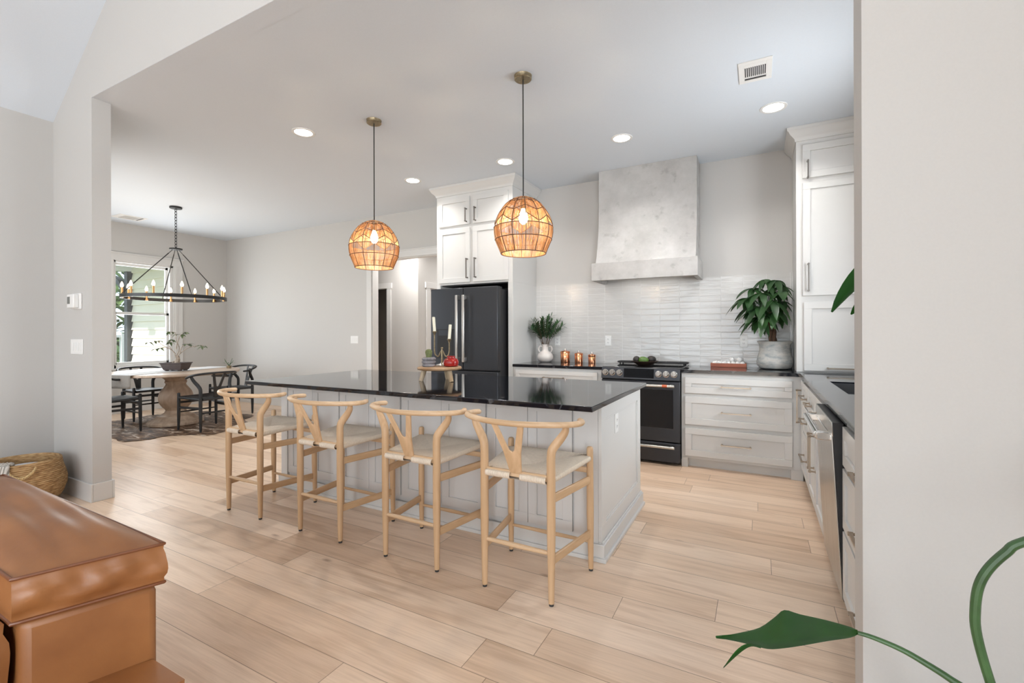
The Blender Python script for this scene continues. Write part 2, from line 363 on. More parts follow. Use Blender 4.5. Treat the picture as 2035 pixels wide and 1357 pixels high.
def mk_stonepot():
    m, nt, b = new_mat('weathered_pot')
    n1 = N(nt, 'ShaderNodeTexNoise'); n1.inputs['Scale'].default_value = 9; n1.inputs['Detail'].default_value = 7; n1.inputs['Roughness'].default_value = 0.7
    L(nt, coords(nt, (1, 1, 2.5)), n1.inputs[0])
    c = ramp(nt, n1.outputs[0], [(0.30, (0.21, 0.25, 0.28)), (0.45, (0.44, 0.45, 0.44)), (0.6, (0.60, 0.58, 0.54)), (0.75, (0.50, 0.47, 0.42))])
    L(nt, c, b.inputs['Base Color']); b.inputs['Roughness'].default_value = 0.75
    bump(nt, b, n1.outputs[0], 0.3, 0.003)
    return m
M['stonepot'] = mk_stonepot()

# ------------------------------------------------------------------ mesh helpers
V = Vector
class MB:
    def __init__(s): s.v = []; s.f = []; s.m = []; s.uv = {}
    def add(s, vs, fs, mi=0, uvs=None):
        o = len(s.v); s.v += [tuple(p) for p in vs]
        for k, f in enumerate(fs):
            if uvs: s.uv[len(s.f)] = [uvs[i] for i in f]
            s.f.append([i + o for i in f]); s.m.append(mi)
    def hexa(s, c, mi=0):
        s.add(c, [(0, 3, 2, 1), (4, 5, 6, 7), (0, 1, 5, 4), (1, 2, 6, 5), (2, 3, 7, 6), (3, 0, 4, 7)], mi)
    def box(s, x0, x1, y0, y1, z0, z1, mi=0):
        x0, x1 = sorted((x0, x1)); y0, y1 = sorted((y0, y1)); z0, z1 = sorted((z0, z1))
        s.hexa([(x0, y0, z0), (x1, y0, z0), (x1, y1, z0), (x0, y1, z0), (x0, y0, z1), (x1, y0, z1), (x1, y1, z1), (x0, y1, z1)], mi)
    def fbox(s, fm, s0, s1, z0, z1, d0, d1, mi=0):
        a = fm(s0, z0, d0); b = fm(s1, z1, d1); s.box(a[0], b[0], a[1], b[1], a[2], b[2], mi)
    def bar(s, a, b, wx, wz, mi=0, up=(0, 0, 1)):
        a, b = V(a), V(b); d = (b - a).normalized(); u = V(up)
        x = d.cross(u)
        if x.length < 1e-5: x = d.cross(V((0, 1, 0)))
        x.normalize(); u = x.cross(d).normalized()
        c = [a - x * wx / 2 - u * wz / 2, a + x * wx / 2 - u * wz / 2, b + x * wx / 2 - u * wz / 2, b - x * wx / 2 - u * wz / 2]
        s.hexa(c + [p + u * wz for p in c], mi)
    def tube(s, pts, r, n=10, mi=0, closed=False, caps=True, flat=1.0, up=None):
        pts = [V(p) for p in pts]; k = len(pts)
        rr = r if isinstance(r, (list, tuple)) else [r] * k
        vs = []; prev = None
        for i, p in enumerate(pts):
            if closed: t = pts[(i + 1) % k] - pts[i - 1]
            else: t = pts[min(i + 1, k - 1)] - pts[max(i - 1, 0)]
            t.normalize()
            if prev is None:
                ref = V(up) if up else (V((0, 0, 1)) if abs(t.z) < 0.9 else V((0, 1, 0)))
                nrm = (ref - t * ref.dot(t)).normalized()
            else: nrm = (prev - t * prev.dot(t)).normalized()
            prev = nrm; bi = t.cross(nrm)
            for j in range(n):
                a = 2 * PI * j / n
                vs.append(p + nrm * math.cos(a) * rr[i] * flat + bi * math.sin(a) * rr[i])
        fs = []
        for i in range(k if closed else k - 1):
            for j in range(n):
                a = i * n + j; b = i * n + (j + 1) % n; c = ((i + 1) % k) * n
                fs.append((a, b, c + (j + 1) % n, c + j))
        if caps and not closed:
            fs.append(tuple(range(n))[::-1]); fs.append(tuple((k - 1) * n + j for j in range(n)))
        s.add(vs, fs, mi)
    def lathe(s, prof, c=(0, 0, 0), n=32, mi=0, close=True, sx=1, sy=1, rz=0):
        vs = []; k = len(prof)
        for r, z in prof:
            for j in range(n):
                a = 2 * PI * j / n
                x, y = r * math.cos(a) * sx, r * math.sin(a) * sy
                vs.append((c[0] + x * math.cos(rz) - y * math.sin(rz), c[1] + x * math.sin(rz) + y * math.cos(rz), c[2] + z))
        fs = []
        for i in range(k - 1):
            for j in range(n):
                fs.append((i * n + j, i * n + (j + 1) % n, (i + 1) * n + (j + 1) % n, (i + 1) * n + j))
        if close:
            if prof[0][0] > 1e-6: fs.append(tuple(range(n))[::-1])
            if prof[-1][0] > 1e-6: fs.append(tuple((k - 1) * n + j for j in range(n)))
        s.add(vs, fs, mi)
    def ell(s, c, rx, ry, rz, n=16, m=10, mi=0, power=1.0):
        prof = [(math.sin(PI * i / m) ** power, -math.cos(PI * i / m)) for i in range(m + 1)]
        vs = []; 
        for r, z in prof:
            for j in range(n):
                a = 2 * PI * j / n; vs.append((c[0] + rx * r * math.cos(a), c[1] + ry * r * math.sin(a), c[2] + rz * z))
        fs = [(i * n + j, i * n + (j + 1) % n, (i + 1) * n + (j + 1) % n, (i + 1) * n + j) for i in range(m) for j in range(n)]
        s.add(vs, fs, mi)
    def rings(s, rs, mi=0):     # loft of axis-aligned rectangles (x0,x1,y0,y1,z)
        vs = []
        for x0, x1, y0, y1, z in rs: vs += [(x0, y0, z), (x1, y0, z), (x1, y1, z), (x0, y1, z)]
        fs = [(0, 3, 2, 1)]
        for i in range(len(rs) - 1):
            for j in range(4): fs.append((i * 4 + j, i * 4 + (j + 1) % 4, i * 4 + 4 + (j + 1) % 4, i * 4 + 4 + j))
        k = 4 * len(rs) - 4; fs.append((k, k + 1, k + 2, k + 3)); s.add(vs, fs, mi)
    def prism(s, poly, fm, d0, d1, mi=0):   # poly in (a,b); fm(a,b,d)
        n = len(poly); vs = [fm(a, b, d0) for a, b in poly] + [fm(a, b, d1) for a, b in poly]
        fs = [tuple(range(n))[::-1], tuple(range(n, 2 * n))] + [(i, (i + 1) % n, n + (i + 1) % n, n + i) for i in range(n)]
        s.add(vs, fs, mi)
    def grid(s, P, mi=0, uvs=None):          # P rows of points
        r, c = len(P), len(P[0]); vs = [p for row in P for p in row]
        fs = [(i * c + j, i * c + j + 1, (i + 1) * c + j + 1, (i + 1) * c + j) for i in range(r - 1) for j in range(c - 1)]
        s.add(vs, fs, mi, [u for row in uvs for u in row] if uvs else None)
    def leaf(s, base, d, Ln, W, droop=0.3, fold=0.25, seg=6, mi=0, side=None, prof=None):
        base, d = V(base), V(d).normalized()
        sd = V(side) if side else d.cross(V((0, 0, 1)))
        if sd.length < 1e-3: sd = V((1, 0, 0))
        sd.normalize(); rows = []
        for i in range(seg + 1):
            t = i / seg
            p = base + d * Ln * t - V((0, 0, 1)) * droop * Ln * t * t
            w = W * (prof(t) if prof else math.sin(PI * min(1, t ** 0.75)) ** 0.9) / 2
            nz = sd.cross(d).normalized()
            rows.append([p - sd * w + nz * w * fold, p, p + sd * w + nz * w * fold])
        s.grid(rows, mi)

ORI = {}
def obj(name, mb, mats, parent=None, bevel=0.0, smooth=35, seg=2):
    me = bpy.data.meshes.new(name)
    off = ORI[parent.name] if parent is not None else V((0, 0, 0))
    me.from_pydata([(x - off.x, y - off.y, z - off.z) for x, y, z in mb.v], [], mb.f)
    mats = mats if isinstance(mats, (list, tuple)) else [mats]
    for m in mats: me.materials.append(m)
    if len(mats) > 1: me.polygons.foreach_set('material_index', mb.m)
    if mb.uv:
        uvl = me.uv_layers.new(name='UVMap')
        for pi, poly in enumerate(me.polygons):
            u = mb.uv.get(pi)
            if u:
                for li, c in zip(poly.loop_indices, u): uvl.data[li].uv = c
    bm = bmesh.new(); bm.from_mesh(me); bmesh.ops.recalc_face_normals(bm, faces=bm.faces); bm.to_mesh(me); bm.free()
    if smooth:
        me.shade_smooth(); me.set_sharp_from_angle(angle=math.radians(smooth))
    me.update()
    o = bpy.data.objects.new(name, me); C.objects.link(o)
    if parent is not None: o.parent = parent
    ORI[o.name] = off
    if bevel:
        b = o.modifiers.new('bevel', 'BEVEL'); b.width = bevel; b.segments = seg; b.limit_method = 'ANGLE'; b.angle_limit = math.radians(40); b.harden_normals = False
    return o
def thing(name, label, cat, loc=(0, 0, 0), group=None):
    o = bpy.data.objects.new(name, None); C.objects.link(o); o.location = loc; o.empty_display_size = 0.1
    o['label'] = label; o['category'] = cat
    if group: o['group'] = group
    ORI[o.name] = V(loc); return o
def tag(o, label, cat, group=None, kind=None):
    o['label'] = label; o['category'] = cat
    if group: o['group'] = group
    if kind: o['kind'] = kind
    return o
def struct(name, mb, m, bevel=0, smooth=0, parent=None):
    o = obj(name, mb, m, parent, bevel, smooth)
    if parent is None: o['kind'] = 'structure'
    return o
def dup(root, loc, rotz, label, group=None):
    r = root.copy(); C.objects.link(r); r.location = loc; r.rotation_euler = (0, 0, rotz); r['label'] = label
    if group: r['group'] = group
    for ch in list(root.children):
        c = ch.copy(); C.objects.link(c); c.parent = r
        for g in list(ch.children):
            d = g.copy(); C.objects.link(d); d.parent = c
    return r
def smoothpath(pts, n=6):
    pts = [V(p) for p in pts]; out = []
    for i in range(len(pts) - 1):
        p0 = pts[max(i - 1, 0)]; p1 = pts[i]; p2 = pts[i + 1]; p3 = pts[min(i + 2, len(pts) - 1)]
        for k in range(n):
            t = k / n
            out.append(0.5 * ((2 * p1) + (p2 - p0) * t + (2 * p0 - 5 * p1 + 4 * p2 - p3) * t * t + (3 * p1 - p0 - 3 * p2 + p3) * t ** 3))
    out.append(pts[-1]); return out
def front(y): return lambda s, z, d: (s, y - d, z)      # face looking to -Y
def back(y): return lambda s, z, d: (s, y + d, z)       # face looking to +Y
def left(x): return lambda s, z, d: (x - d, s, z)       # face looking to -X
def right(x): return lambda s, z, d: (x + d, s, z)      # face looking to +X
def shaker(mb, fm, s0, s1, z0, z1, th=0.02, fw=0.058, rec=0.010, d0=0.0):
    mb.fbox(fm, s0, s1, z0, z0 + fw, d0, d0 + th); mb.fbox(fm, s0, s1, z1 - fw, z1, d0, d0 + th)
    mb.fbox(fm, s0, s0 + fw, z0 + fw, z1 - fw, d0, d0 + th); mb.fbox(fm, s1 - fw, s1, z0 + fw, z1 - fw, d0, d0 + th)
    mb.fbox(fm, s0 + fw, s1 - fw, z0 + fw, z1 - fw, d0, d0 + th - rec)
def pull(mb, fm, s, z, ln, vertical, d0=0.02, off=0.032, r=0.0052):
    h = ln / 2
    pts = [(s, z - h), (s, z + h)] if vertical else [(s - h, z), (s + h, z)]
    a, b = [fm(p[0], p[1], d0 + off) for p in pts]
    mb.bar(a, b, r * 2, r * 2)
    for k, p in enumerate(pts):
        sg = 1 if k == 0 else -1
        q = (p[0], p[1] + sg * 0.008) if vertical else (p[0] + sg * 0.008, p[1])
        mb.tube([fm(q[0], q[1], d0 - 0.002), fm(q[0], q[1], d0 + off + 0.004)], r * 1.05, 8)
        mb.tube([fm(q[0], q[1], d0 - 0.001), fm(q[0], q[1], d0 + 0.004)], r * 1.8, 8)
        mb.tube([fm(q[0], q[1], d0 + off - 0.008), fm(q[0], q[1], d0 + off + 0.008)], r * 1.55, 8)

ZC = 3.04           # kitchen ceiling
YB = 5.232          # stove wall
XD = -8.96          # dining window wall
YW, YJ = 1.58, 1.697
XP = -4.41; XL = -5.10; XR = 0.254
exec_parts = []
# ------------------------------------------------------------------ structure
b = MB(); b.box(-9.1, 3.2, -8.2, 8.4, -0.12, 0.0); struct('floor', b, M['floor'])
b = MB(); b.box(-9.1, 1.10, YJ, 5.36, ZC, ZC + 0.12); b.box(XP, XR, YW + .001, YJ, ZC - .001, ZC); struct('ceiling', b, M['ceiling'])
# stove wall with the hallway opening
b = MB(); OX0, OX1, OZ = -5.207, -3.75, 2.375
b.box(-9.1, OX0, YB, YB + 0.118, 0, ZC); b.box(OX1, 1.10, YB, YB + 0.118, 0, ZC); b.box(OX0, OX1, YB, YB + 0.118, OZ, ZC)
struct('wall_back', b, M['wall'])
# window wall of the dining area
WY0, WY1, WZ0, WZ1 = 3.475, 4.315, 0.72, 2.435
b = MB(); b.box(-9.1, XD, YW, WY0, 0, ZC); b.box(-9.1, XD, WY1, 5.36, 0, ZC); b.box(-9.1, XD, WY0, WY1, 0, WZ0); b.box(-9.1, XD, WY0, WY1, WZ1, ZC)
struct('wall_left', b, M['wall'])
b = MB(); b.box(0.96, 1.10, YJ, 2.95, 0, ZC); b.box(0.96, 1.10, 4.05, 5.36, 0, ZC); b.box(0.96, 1.10, 2.95, 4.05, 0, 1.1); b.box(0.96, 1.10, 2.95, 4.05, 2.4, ZC); struct('wall_right', b, M['wall'])
def added_window(name, fm, s0, s1, z0, z1):  # unseen windows, added so the fill lamps have openings
    b = MB(); f = .05
    b.fbox(fm, s0, s1, z0, z0 + f, -.10, -.02); b.fbox(fm, s0, s1, z1 - f, z1, -.10, -.02); b.fbox(fm, s0, s0 + f, z0, z1, -.10, -.02); b.fbox(fm, s1 - f, s1, z0, z1, -.10, -.02)
    b.fbox(fm, s0 - .09, s1 + .09, z1, z1 + .09, 0, .018); b.fbox(fm, s0 - .09, s1 + .09, z0 - .09, z0, 0, .018); b.fbox(fm, s0 - .09, s0, z0, z1, 0, .018); b.fbox(fm, s1, s1 + .09, z0, z1, 0, .018)
    wd = struct(name, b, M['trim'], bevel=.002)
    b = MB(); b.fbox(fm, s0 + f, s1 - f, z0 + f, z1 - f, -.065, -.06); obj('pane', b, M['glass'], wd, smooth=0)
added_window('added_window_3', left(.96), 2.95, 4.05, 1.1, 2.4)  # added and unseen, opening for the fill over the sink
# wall between living room and kitchen: left return, gable over the opening, right return
b = MB(); b.box(-9.1, -8.3, YW, YJ, 0, ZC); b.box(-5.7, XP, YW, YJ, 0, ZC); b.box(-8.3, -5.7, YW, YJ, 0, .72); b.box(-8.3, -5.7, YW, YJ, 2.435, ZC); struct('wall_front_left', b, M['wall'])
added_window('added_window_4', back(YJ), -8.3, -5.7, .72, 2.435)  # added and unseen, lets the dining-side fill through
b = MB(); b.box(XR, 3.2, YW, YJ, 0, ZC); struct('wall_front_right', b, M['wall'])
SL = 0.74; XRIDGE = -1.5; ZE = 3.0; ZRIDGE = ZE + SL * (XRIDGE - XL); XE = 2 * XRIDGE - XL
b = MB(); b.prism([(XL - .1, ZC), (XE + .1, ZC), (XE + .1, ZE + .35), (XRIDGE, ZRIDGE + 0.35), (XL - .1, ZE + .35)], lambda a, z, d: (a, d, z), YW, YJ)
struct('wall_gable', b, M['wall'])
b = MB(); b.box(XL - 0.12, XL, -8.0, YW, 0, ZE + 0.1); struct('wall_living_left', b, M['wall'])
b = MB(); b.box(XE, XE + 0.12, -8.0, -6.2, 0, ZE + 0.1); b.box(XE, XE + .12, -2.6, YW, 0, ZE + .1); b.box(XE, XE + .12, -6.2, -2.6, 0, .5); b.box(XE, XE + .12, -6.2, -2.6, 2.9, ZE + .1); struct('wall_living_right', b, M['wall'])
added_window('added_window_5', left(XE), -6.2, -2.6, .5, 2.9)  # added and unseen, lets the living-room side fill through
b = MB()
for x0, z0, x1, z1 in ((XL, ZE, XRIDGE, ZRIDGE), (XRIDGE, ZRIDGE, XE, ZE)):
    b.hexa([(x0, -8, z0), (x1, -8, z1), (x1, YW, z1), (x0, YW, z0), (x0, -8, z0 + .12), (x1, -8, z1 + .12), (x1, YW, z1 + .12), (x0, YW, z0 + .12)])
struct('ceiling_vault', b, M['ceiling'])
# living-room back wall; its unseen glazing is added for the fill lamp
b = MB(); b.box(XL, XE, -8.12, -8.0, 0, 0.15); b.box(XL, -4.4, -8.12, -8, .15, 3.0); b.box(1.4, XE, -8.12, -8, .15, 3.0)
b.prism([(XL, 3.0), (XE, 3.0), (XRIDGE, ZRIDGE + .1)], lambda a, z, d: (a, d, z), -8.12, -8.0); struct('wall_living_back', b, M['wall'])
b = MB()
for x in (-4.4, -2.95, -1.5, -0.05, 1.34): b.box(x, x + .06, -8.1, -8.02, .15, 3.0)
b.box(-4.4, 1.4, -8.1, -8.02, .15, .21); b.box(-4.4, 1.4, -8.1, -8.02, 2.94, 3.0); w2 = struct('added_window_2', b, M['trim'])
b = MB(); b.box(-4.4, 1.4, -8.065, -8.055, .21, 2.94); obj('pane', b, M['glass'], w2)
# backsplash tiles
b = MB(); b.box(-2.437, 0.30, YB - 0.008, YB, 0.915, 1.842); struct('wall_backsplash', b, M['tile'])
b = MB(); b.box(0.952, 0.96, 1.70, 4.74, 0.915, 1.0); struct('wall_backsplash_right', b, M['tile'])
# baseboards
def baseb(name, *bx):
    b = MB()
    for q in bx: b.box(*q, 0, 0.137)
    return struct(name, b, M['trim'], bevel=0.003)
baseb('baseboard_pillar', (XL, XP + .014, YW - .014, YW), (XP, XP + .014, YW, YJ), (XD, XP + .014, YJ, YJ + .014))
baseb('baseboard_living', (XL, XL + .014, -8, YW - .014))
baseb('baseboard_window', (XD, XD + .014, YJ + .014, YB - .014))
baseb('baseboard_back', (XD, -5.304, YB - .014, YB))
baseb('baseboard_right', (XR - .012, 3.0, YW - .014, YW), (XR - .012, XR, YW, YJ))
# cased opening to the hallway
b = MB()
b.box(-5.306, OX0, YB - .018, YB, 0, OZ); b.box(OX1, OX1 + .1, YB - .018, YB, 0, OZ); b.box(-5.32, OX1 + .12, YB - .022, YB, OZ, OZ + .095); b.box(-5.33, OX1 + .13, YB - .03, YB, OZ + .095, OZ + .11)
b.box(OX0, OX0 + .012, YB, YB + .12, 0, OZ); b.box(OX1 - .012, OX1, YB, YB + .12, 0, OZ); b.box(OX0, OX1, YB, YB + .12, OZ - .012, OZ)
struct('trim_1', b, M['trim'], bevel=0.002)
# hallway beyond
HY, HX = 6.15, -5.07
b = MB(); b.box(-7.6, -6.62, HY, HY + .11, 0, 2.75); b.box(-5.75, HX, HY, HY + .11, 0, 2.75); b.box(-6.62, -5.75, HY, HY + .11, 2.05, 2.75); struct('wall_hall', b, M['wall'])
b = MB(); b.box(HX - .11, HX, HY + .11, 6.46, 0, 2.75); b.box(HX - .11, HX, 6.46, 7.3, 2.05, 2.75); b.box(HX - .11, HX, 7.3, 8.3, 0, 2.75); struct('wall_hall_side', b, M['wall'])
b = MB(); b.box(-9.1, -3.4, 8.2, 8.3, 0, 2.75); b.box(-3.5, -3.4, 5.35, 8.2, 0, 2.75); b.box(-7.7, -7.6, 5.35, 8.2, 0, 2.75); struct('wall_hall_end', b, M['wall'])
b = MB(); b.box(-7.7, -3.4, 5.35, 8.3, 2.75, 2.85); struct('ceiling_hall', b, M['ceiling'])
b = MB(); b.box(-5.76, -5.665, HY - .018, HY, 0, 2.05); b.box(-6.72, -6.62, HY - .018, HY, 0, 2.05); b.box(-6.74, -5.645, HY - .022, HY, 2.05, 2.145)
b.box(-6.62, -6.61, HY, HY + .11, 0, 2.05); b.box(-5.76, -5.75, HY, HY + .11, 0, 2.05); struct('trim_2', b, M['trim'], bevel=.002)
b = MB(); b.box(HX, HX + .018, 6.36, 6.46, 0, 2.05); b.box(HX, HX + .018, 7.3, 7.4, 0, 2.05); b.box(HX, HX + .022, 6.33, 7.42, 2.05, 2.15); struct('trim_3', b, M['trim'], bevel=.002)
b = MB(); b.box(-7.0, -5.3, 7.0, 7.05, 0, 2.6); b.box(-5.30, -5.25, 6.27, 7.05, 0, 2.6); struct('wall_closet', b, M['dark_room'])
b = MB(); b.box(HX - .07, HX - .03, 6.46, 7.3, 0, 2.05); d1 = struct('door_1', b, M['trim'])

light('hall_fill', 'AREA', (-5.0, 5.8, 2.72), 22, (1, .97, .94), shape='DISK', size=.3)  # fill added to brighten the hallway, no fitting here
light('hall_fill', 'AREA', (-4.3, 7.2, 2.72), 16, (1, .97, .94), shape='DISK', size=.3)  # second added fill, deeper in the hallway
# ------------------------------------------------------------------ dining window
fm = right(XD)
b = MB()
b.fbox(fm, WY0 - .045, WY1 + .145, WZ1, WZ1 + .11, 0, .02); b.fbox(fm, WY0 - .06, WY1 + .16, WZ1 + .11, WZ1 + .13, 0, .035)
b.fbox(fm, WY0 - .045, WY0, WZ0, WZ1, 0, .02); b.fbox(fm, WY1, WY1 + .145, WZ0, WZ1, 0, .02); b.fbox(fm, WY1 + .02, WY1 + .06, WZ0, WZ1, .02, .03)
b.fbox(fm, WY0, WY1, WZ0, WZ0 + .05, -.12, 0); b.fbox(fm, WY0, WY1, WZ1 - .03, WZ1, -.12, 0); b.fbox(fm, WY0, WY0 + .03, WZ0, WZ1, -.12, 0); b.fbox(fm, WY1 - .05, WY1, WZ0, WZ1, -.12, 0)
win = struct('window_1', b, M['trim'], bevel=.002)
b = MB(); b.fbox(fm, WY0 - .07, WY1 + .17, WZ0 - .03, WZ0, -.02, .05); b.fbox(fm, WY0 - .045, WY1 + .145, WZ0 - .12, WZ0 - .03, 0, .018); obj('window_sill', b, M['trim'], win, .002)
b = MB(); zm = 1.60
for z0, z1, d in ((WZ0 + .05, zm + .02, -.04), (zm - .02, WZ1 - .03, -.07)):
    b.fbox(fm, WY0 + .03, WY1 - .05, z0, z0 + .04, d - .03, d); b.fbox(fm, WY0 + .03, WY1 - .05, z1 - .04, z1, d - .03, d)
    b.fbox(fm, WY0 + .03, WY0 + .055, z0, z1, d - .03, d); b.fbox(fm, WY1 - .085, WY1 - .05, z0, z1, d - .03, d)
obj('sash', b, M['trim'], win, .002)
b = MB(); b.fbox(fm, WY0 + .055, WY1 - .085, WZ0 + .09, zm, -.057, -.053); b.fbox(fm, WY0 + .055, WY1 - .085, zm, WZ1 - .07, -.087, -.083); obj('pane', b, M['glass'], win, smooth=0)

# ------------------------------------------------------------------ outside the window
b = MB(); b.box(-70, -9.1, -40, 60, -0.5, -0.35); struct('ground', b, M['grass'])
b = MB(); b.box(-12.4, -9.1, 3.0, 5.0, -0.34, -0.05); struct('floor_porch', b, plain('porch_concrete', (.45, .44, .42), .8))
b = MB(); nb = 17
for i in range(nb):
    z0 = -0.05 + i * .176; b.hexa([(-12.0, 4.966, z0), (-9.1, 4.966, z0), (-9.1, 5.05, z0), (-12.0, 5.05, z0), (-12.0, 5.0, z0 + .178), (-9.1, 5.0, z0 + .178), (-9.1, 5.05, z0 + .178), (-12.0, 5.05, z0 + .178)])
struct('wall_siding', b, M['siding'])
b = MB(); b.box(-12.8, -9.1, 2.6, 5.3, 2.92, 3.0); struct('ceiling_porch', b, M['soffit'])
b = MB(); b.box(-12.26, -12.0, 1.0, 5.3, 2.62, 2.92); struct('beam_porch', b, M['soffit'])
b = MB(); b.box(-11.2, -10.9, 2.6, 4.55, 2.76, 2.92); struct('beam_porch_dark', b, M['beamdark'])
b = MB(); b.box(-9.1, -5.25, -2.1, 1.57, 2.95, 3.03); struct('sun_block_slab', b, M['soffit'])  # unseen slab added to keep a sun patch off the dining floor
t = thing('porch_post', 'dark porch post with curved bracket outside the dining window', 'post', (-12.13, 4.92, -.05))
b = MB(); b.box(-12.16, -12.02, 4.90, 5.02, -.05, 2.62); obj('post', b, M['postdark'], t, .006)
b = MB(); arc = [(-12.16 - 1.0 * (1 - math.cos(a)), 4.92, 2.15 + .42 * math.sin(a)) for a in [PI / 2 * k / 10 for k in range(11)]]
for p, q in zip(arc, arc[1:]): b.bar(p, q, .12, .10)
obj('bracket', b, M['postdark'], t)
b = MB(); b.tube([(-9.35, 4.97, 1.95), (-9.35, 4.97, 2.32), (-10.2, 4.97, 2.32)], .012, 8)
random.seed(4)
def tree(name, loc, h, cr, label, group, mat):
    t = thing(name, label, 'tree', loc, group)
    b = MB(); x, y, z = loc
    b.tube(smoothpath([(x, y, z), (x + .1, y, z + h * .4), (x, y + .1, z + h * .9)], 4), [.22 - .16 * k / 8 for k in range(9)], 8); obj('trunk', b, M['trunk'], t)
    b = MB()
    for _ in range(420):
        a = random.uniform(0, 2 * PI); ph = random.uniform(-1, 1); r = cr * random.uniform(.35, 1) ** .5
        p = V((x + r * math.cos(a) * math.sqrt(1 - ph * ph), y + r * math.sin(a) * math.sqrt(1 - ph * ph), z + h * .55 + h * .5 * ph))
        b.leaf(p, (random.uniform(-1, 1), random.uniform(-1, 1), random.uniform(-.5, .6)), random.uniform(.5, .9), random.uniform(.35, .6), .3, .2, 2)
    obj('crown', b, mat, t)
for k, (x, y, h, cr) in enumerate([(-21, 6.9, 10, 1.3), (-26, 9.6, 12, 1.7), (-22, 12.2, 10, 1.4), (-32, 8.0, 13, 2.0), (-32, 14.2, 14, 2.0), (-38, 11.4, 15, 2.2)]):
    tree('leafy_tree', (x, y, -.4), h, cr, 'leafy green tree in the woods seen through the dining window', 'trees outside the dining window', M['treeleaf'])
b = MB()
for _ in range(500):
    p = V((random.uniform(-19, -16.5), random.uniform(5.2, 8.6), random.uniform(-.35, .75)))
    b.leaf(p, (random.uniform(-1, 1), random.uniform(-1, 1), random.uniform(0, 1)), .35, .22, .3, .2, 2)
tag(obj('shrubbery', b, M['shrubleaf']), 'low green shrubs outside the lower dining window pane', 'shrubs', kind='stuff')
t = thing('porch_railing', 'white porch railing beyond the dining window', 'railing', (-14.2, 5.4, -.05))
b = MB(); b.box(-14.25, -14.15, 4.2, 7.2, 1.18, 1.24); obj('top_rail', b, M['trim'], t)
b = MB(); b.box(-14.25, -14.15, 4.2, 7.2, .12, .18); obj('bottom_rail', b, M['trim'], t)
for y in (4.25, 5.7, 7.15):
    b = MB(); b.box(-14.26, -14.14, y - .05, y + .05, -.4, 1.28); obj('post', b, M['trim'], t)

# ------------------------------------------------------------------ ceiling fittings
def downlight(x, y, label):
    t = thing('recessed_light', label, 'ceiling light', (x, y, ZC), 'recessed ceiling lights')
    b = MB(); b.lathe([(.072, -.001), (.074, -.004), (.088, -.007), (.096, -.004), (.097, .0), (.072, .0)], (x, y, ZC), 36, close=False); obj('trim_ring', b, M['white_plastic'], t)
    b = MB(); b.lathe([(.0, -.003), (.0735, -.003), (.0735, -.0005), (0, -.0005)], (x, y, ZC), 36); obj('lens', b, M['lamp'], t)
    light('downlight_lamp', 'AREA', (x, y, ZC - .012), 7.2, (1, .97, .94), shape="DISK", size=.14, spread=math.radians(132)).parent = None
for x, y, l in ((-3.541, 2.74, 'recessed ceiling light alone on open ceiling left of both pendants'),
                (-3.541, 4.205, 'recessed ceiling light left of the tall fridge cabinet'),
                (-2.31, 4.20, 'recessed ceiling light right in front of the fridge cabinet crown'),
                (-1.095, 4.20, 'recessed ceiling light in front of the plaster range hood'),
                (0.112, 4.20, 'recessed ceiling light below the square air vent, near the pantry')):
    downlight(x, y, l)
def air_vent(x0, x1, y0, y1, label, rows=True):
    t = thing('air_vent', label, 'vent', ((x0 + x1) / 2, (y0 + y1) / 2, ZC))
    z = ZC
    b = MB(); m = .035
    b.box(x0, x1, y0, y0 + m, z - .006, z); b.box(x0, x1, y1 - m, y1, z - .006, z); b.box(x0, x0 + m, y0 + m, y1 - m, z - .006, z); b.box(x1 - m, x1, y0 + m, y1 - m, z - .006, z)
    obj('frame', b, M['white_plastic'], t, .0015)
    b = MB(); b.box(x0 + m, x1 - m, y0 + m, y1 - m, z - .0015, z - .0005); obj('duct_opening', b, M['slot'], t)
    b = MB()
    n = 11
    for k in range(n + 1):
        xx = x0 + m + (x1 - x0 - 2 * m) * k / n
        b.box(xx - .0024, xx + .0024, y0 + .075, y1 - m - .04, z - .006, z - .0016)
    b.box(x0 + m, x1 - m, y0 + m, y0 + .075, z - .006, z - .0016); b.box(x0 + m, x1 - m, y1 - m - .04, y1 - m, z - .006, z - .0016) if not rows else b.box(x0 + m, x1 - m, y1 - m - .045, y1 - m - .03, z - .006, z - .0016)
    obj('louvre', b, M['white_plastic'], t)
air_vent(-.113, .088, 3.405, 3.69, 'square white air vent with dark slots in the kitchen ceiling')
air_vent(-8.60, -8.30, 3.30, 3.66, 'white air vent in the dining ceiling by the window wall')

# ------------------------------------------------------------------ tall cabinet round the fridge
FX0, FX1, FY = -3.495, -2.437, 4.60
t = thing('fridge_cabinet', 'tall white cabinet with four doors built over and around the fridge', 'cabinet', (-2.97, 4.9, 0))
b = MB(); y9 = YB - .004; b.box(FX0, FX0 + .055, FY, y9, 0, 1.845); b.box(FX1 - .06, FX1, FY, y9, 0, 1.845); b.box(FX0, FX1, FY, y9, 1.845, 2.96); obj('carcass', b, M['cab'], t, .0015)
b = MB(); b.box(FX0 + .055, FX1 - .06, 5.19, YB - .002, 0, 1.845); b.box(FX0 + .056, FX1 - .061, FY + .03, 5.19, 1.835, 1.845); obj('niche', b, M['slate_dark'], t)
b = MB()
def crown(b, x0, x1, y0, yb, left_open=False, right_open=False, zs=2.925):
    rs = [(0, zs), (.008, zs + .002), (.010, zs + .02), (.022, zs + .035), (.045, zs + .055), (.060, zs + .082), (.068, zs + .088), (.070, ZC - .0015)]
    b.rings([(x0 - (d if not left_open else 0), x1 + (d if not right_open else 0), y0 - d, yb, z) for d, z in rs])
crown(b, FX0, FX1, FY, YB - .004); obj('crown_moulding', b, M['cab'], t)
fm = front(FY)
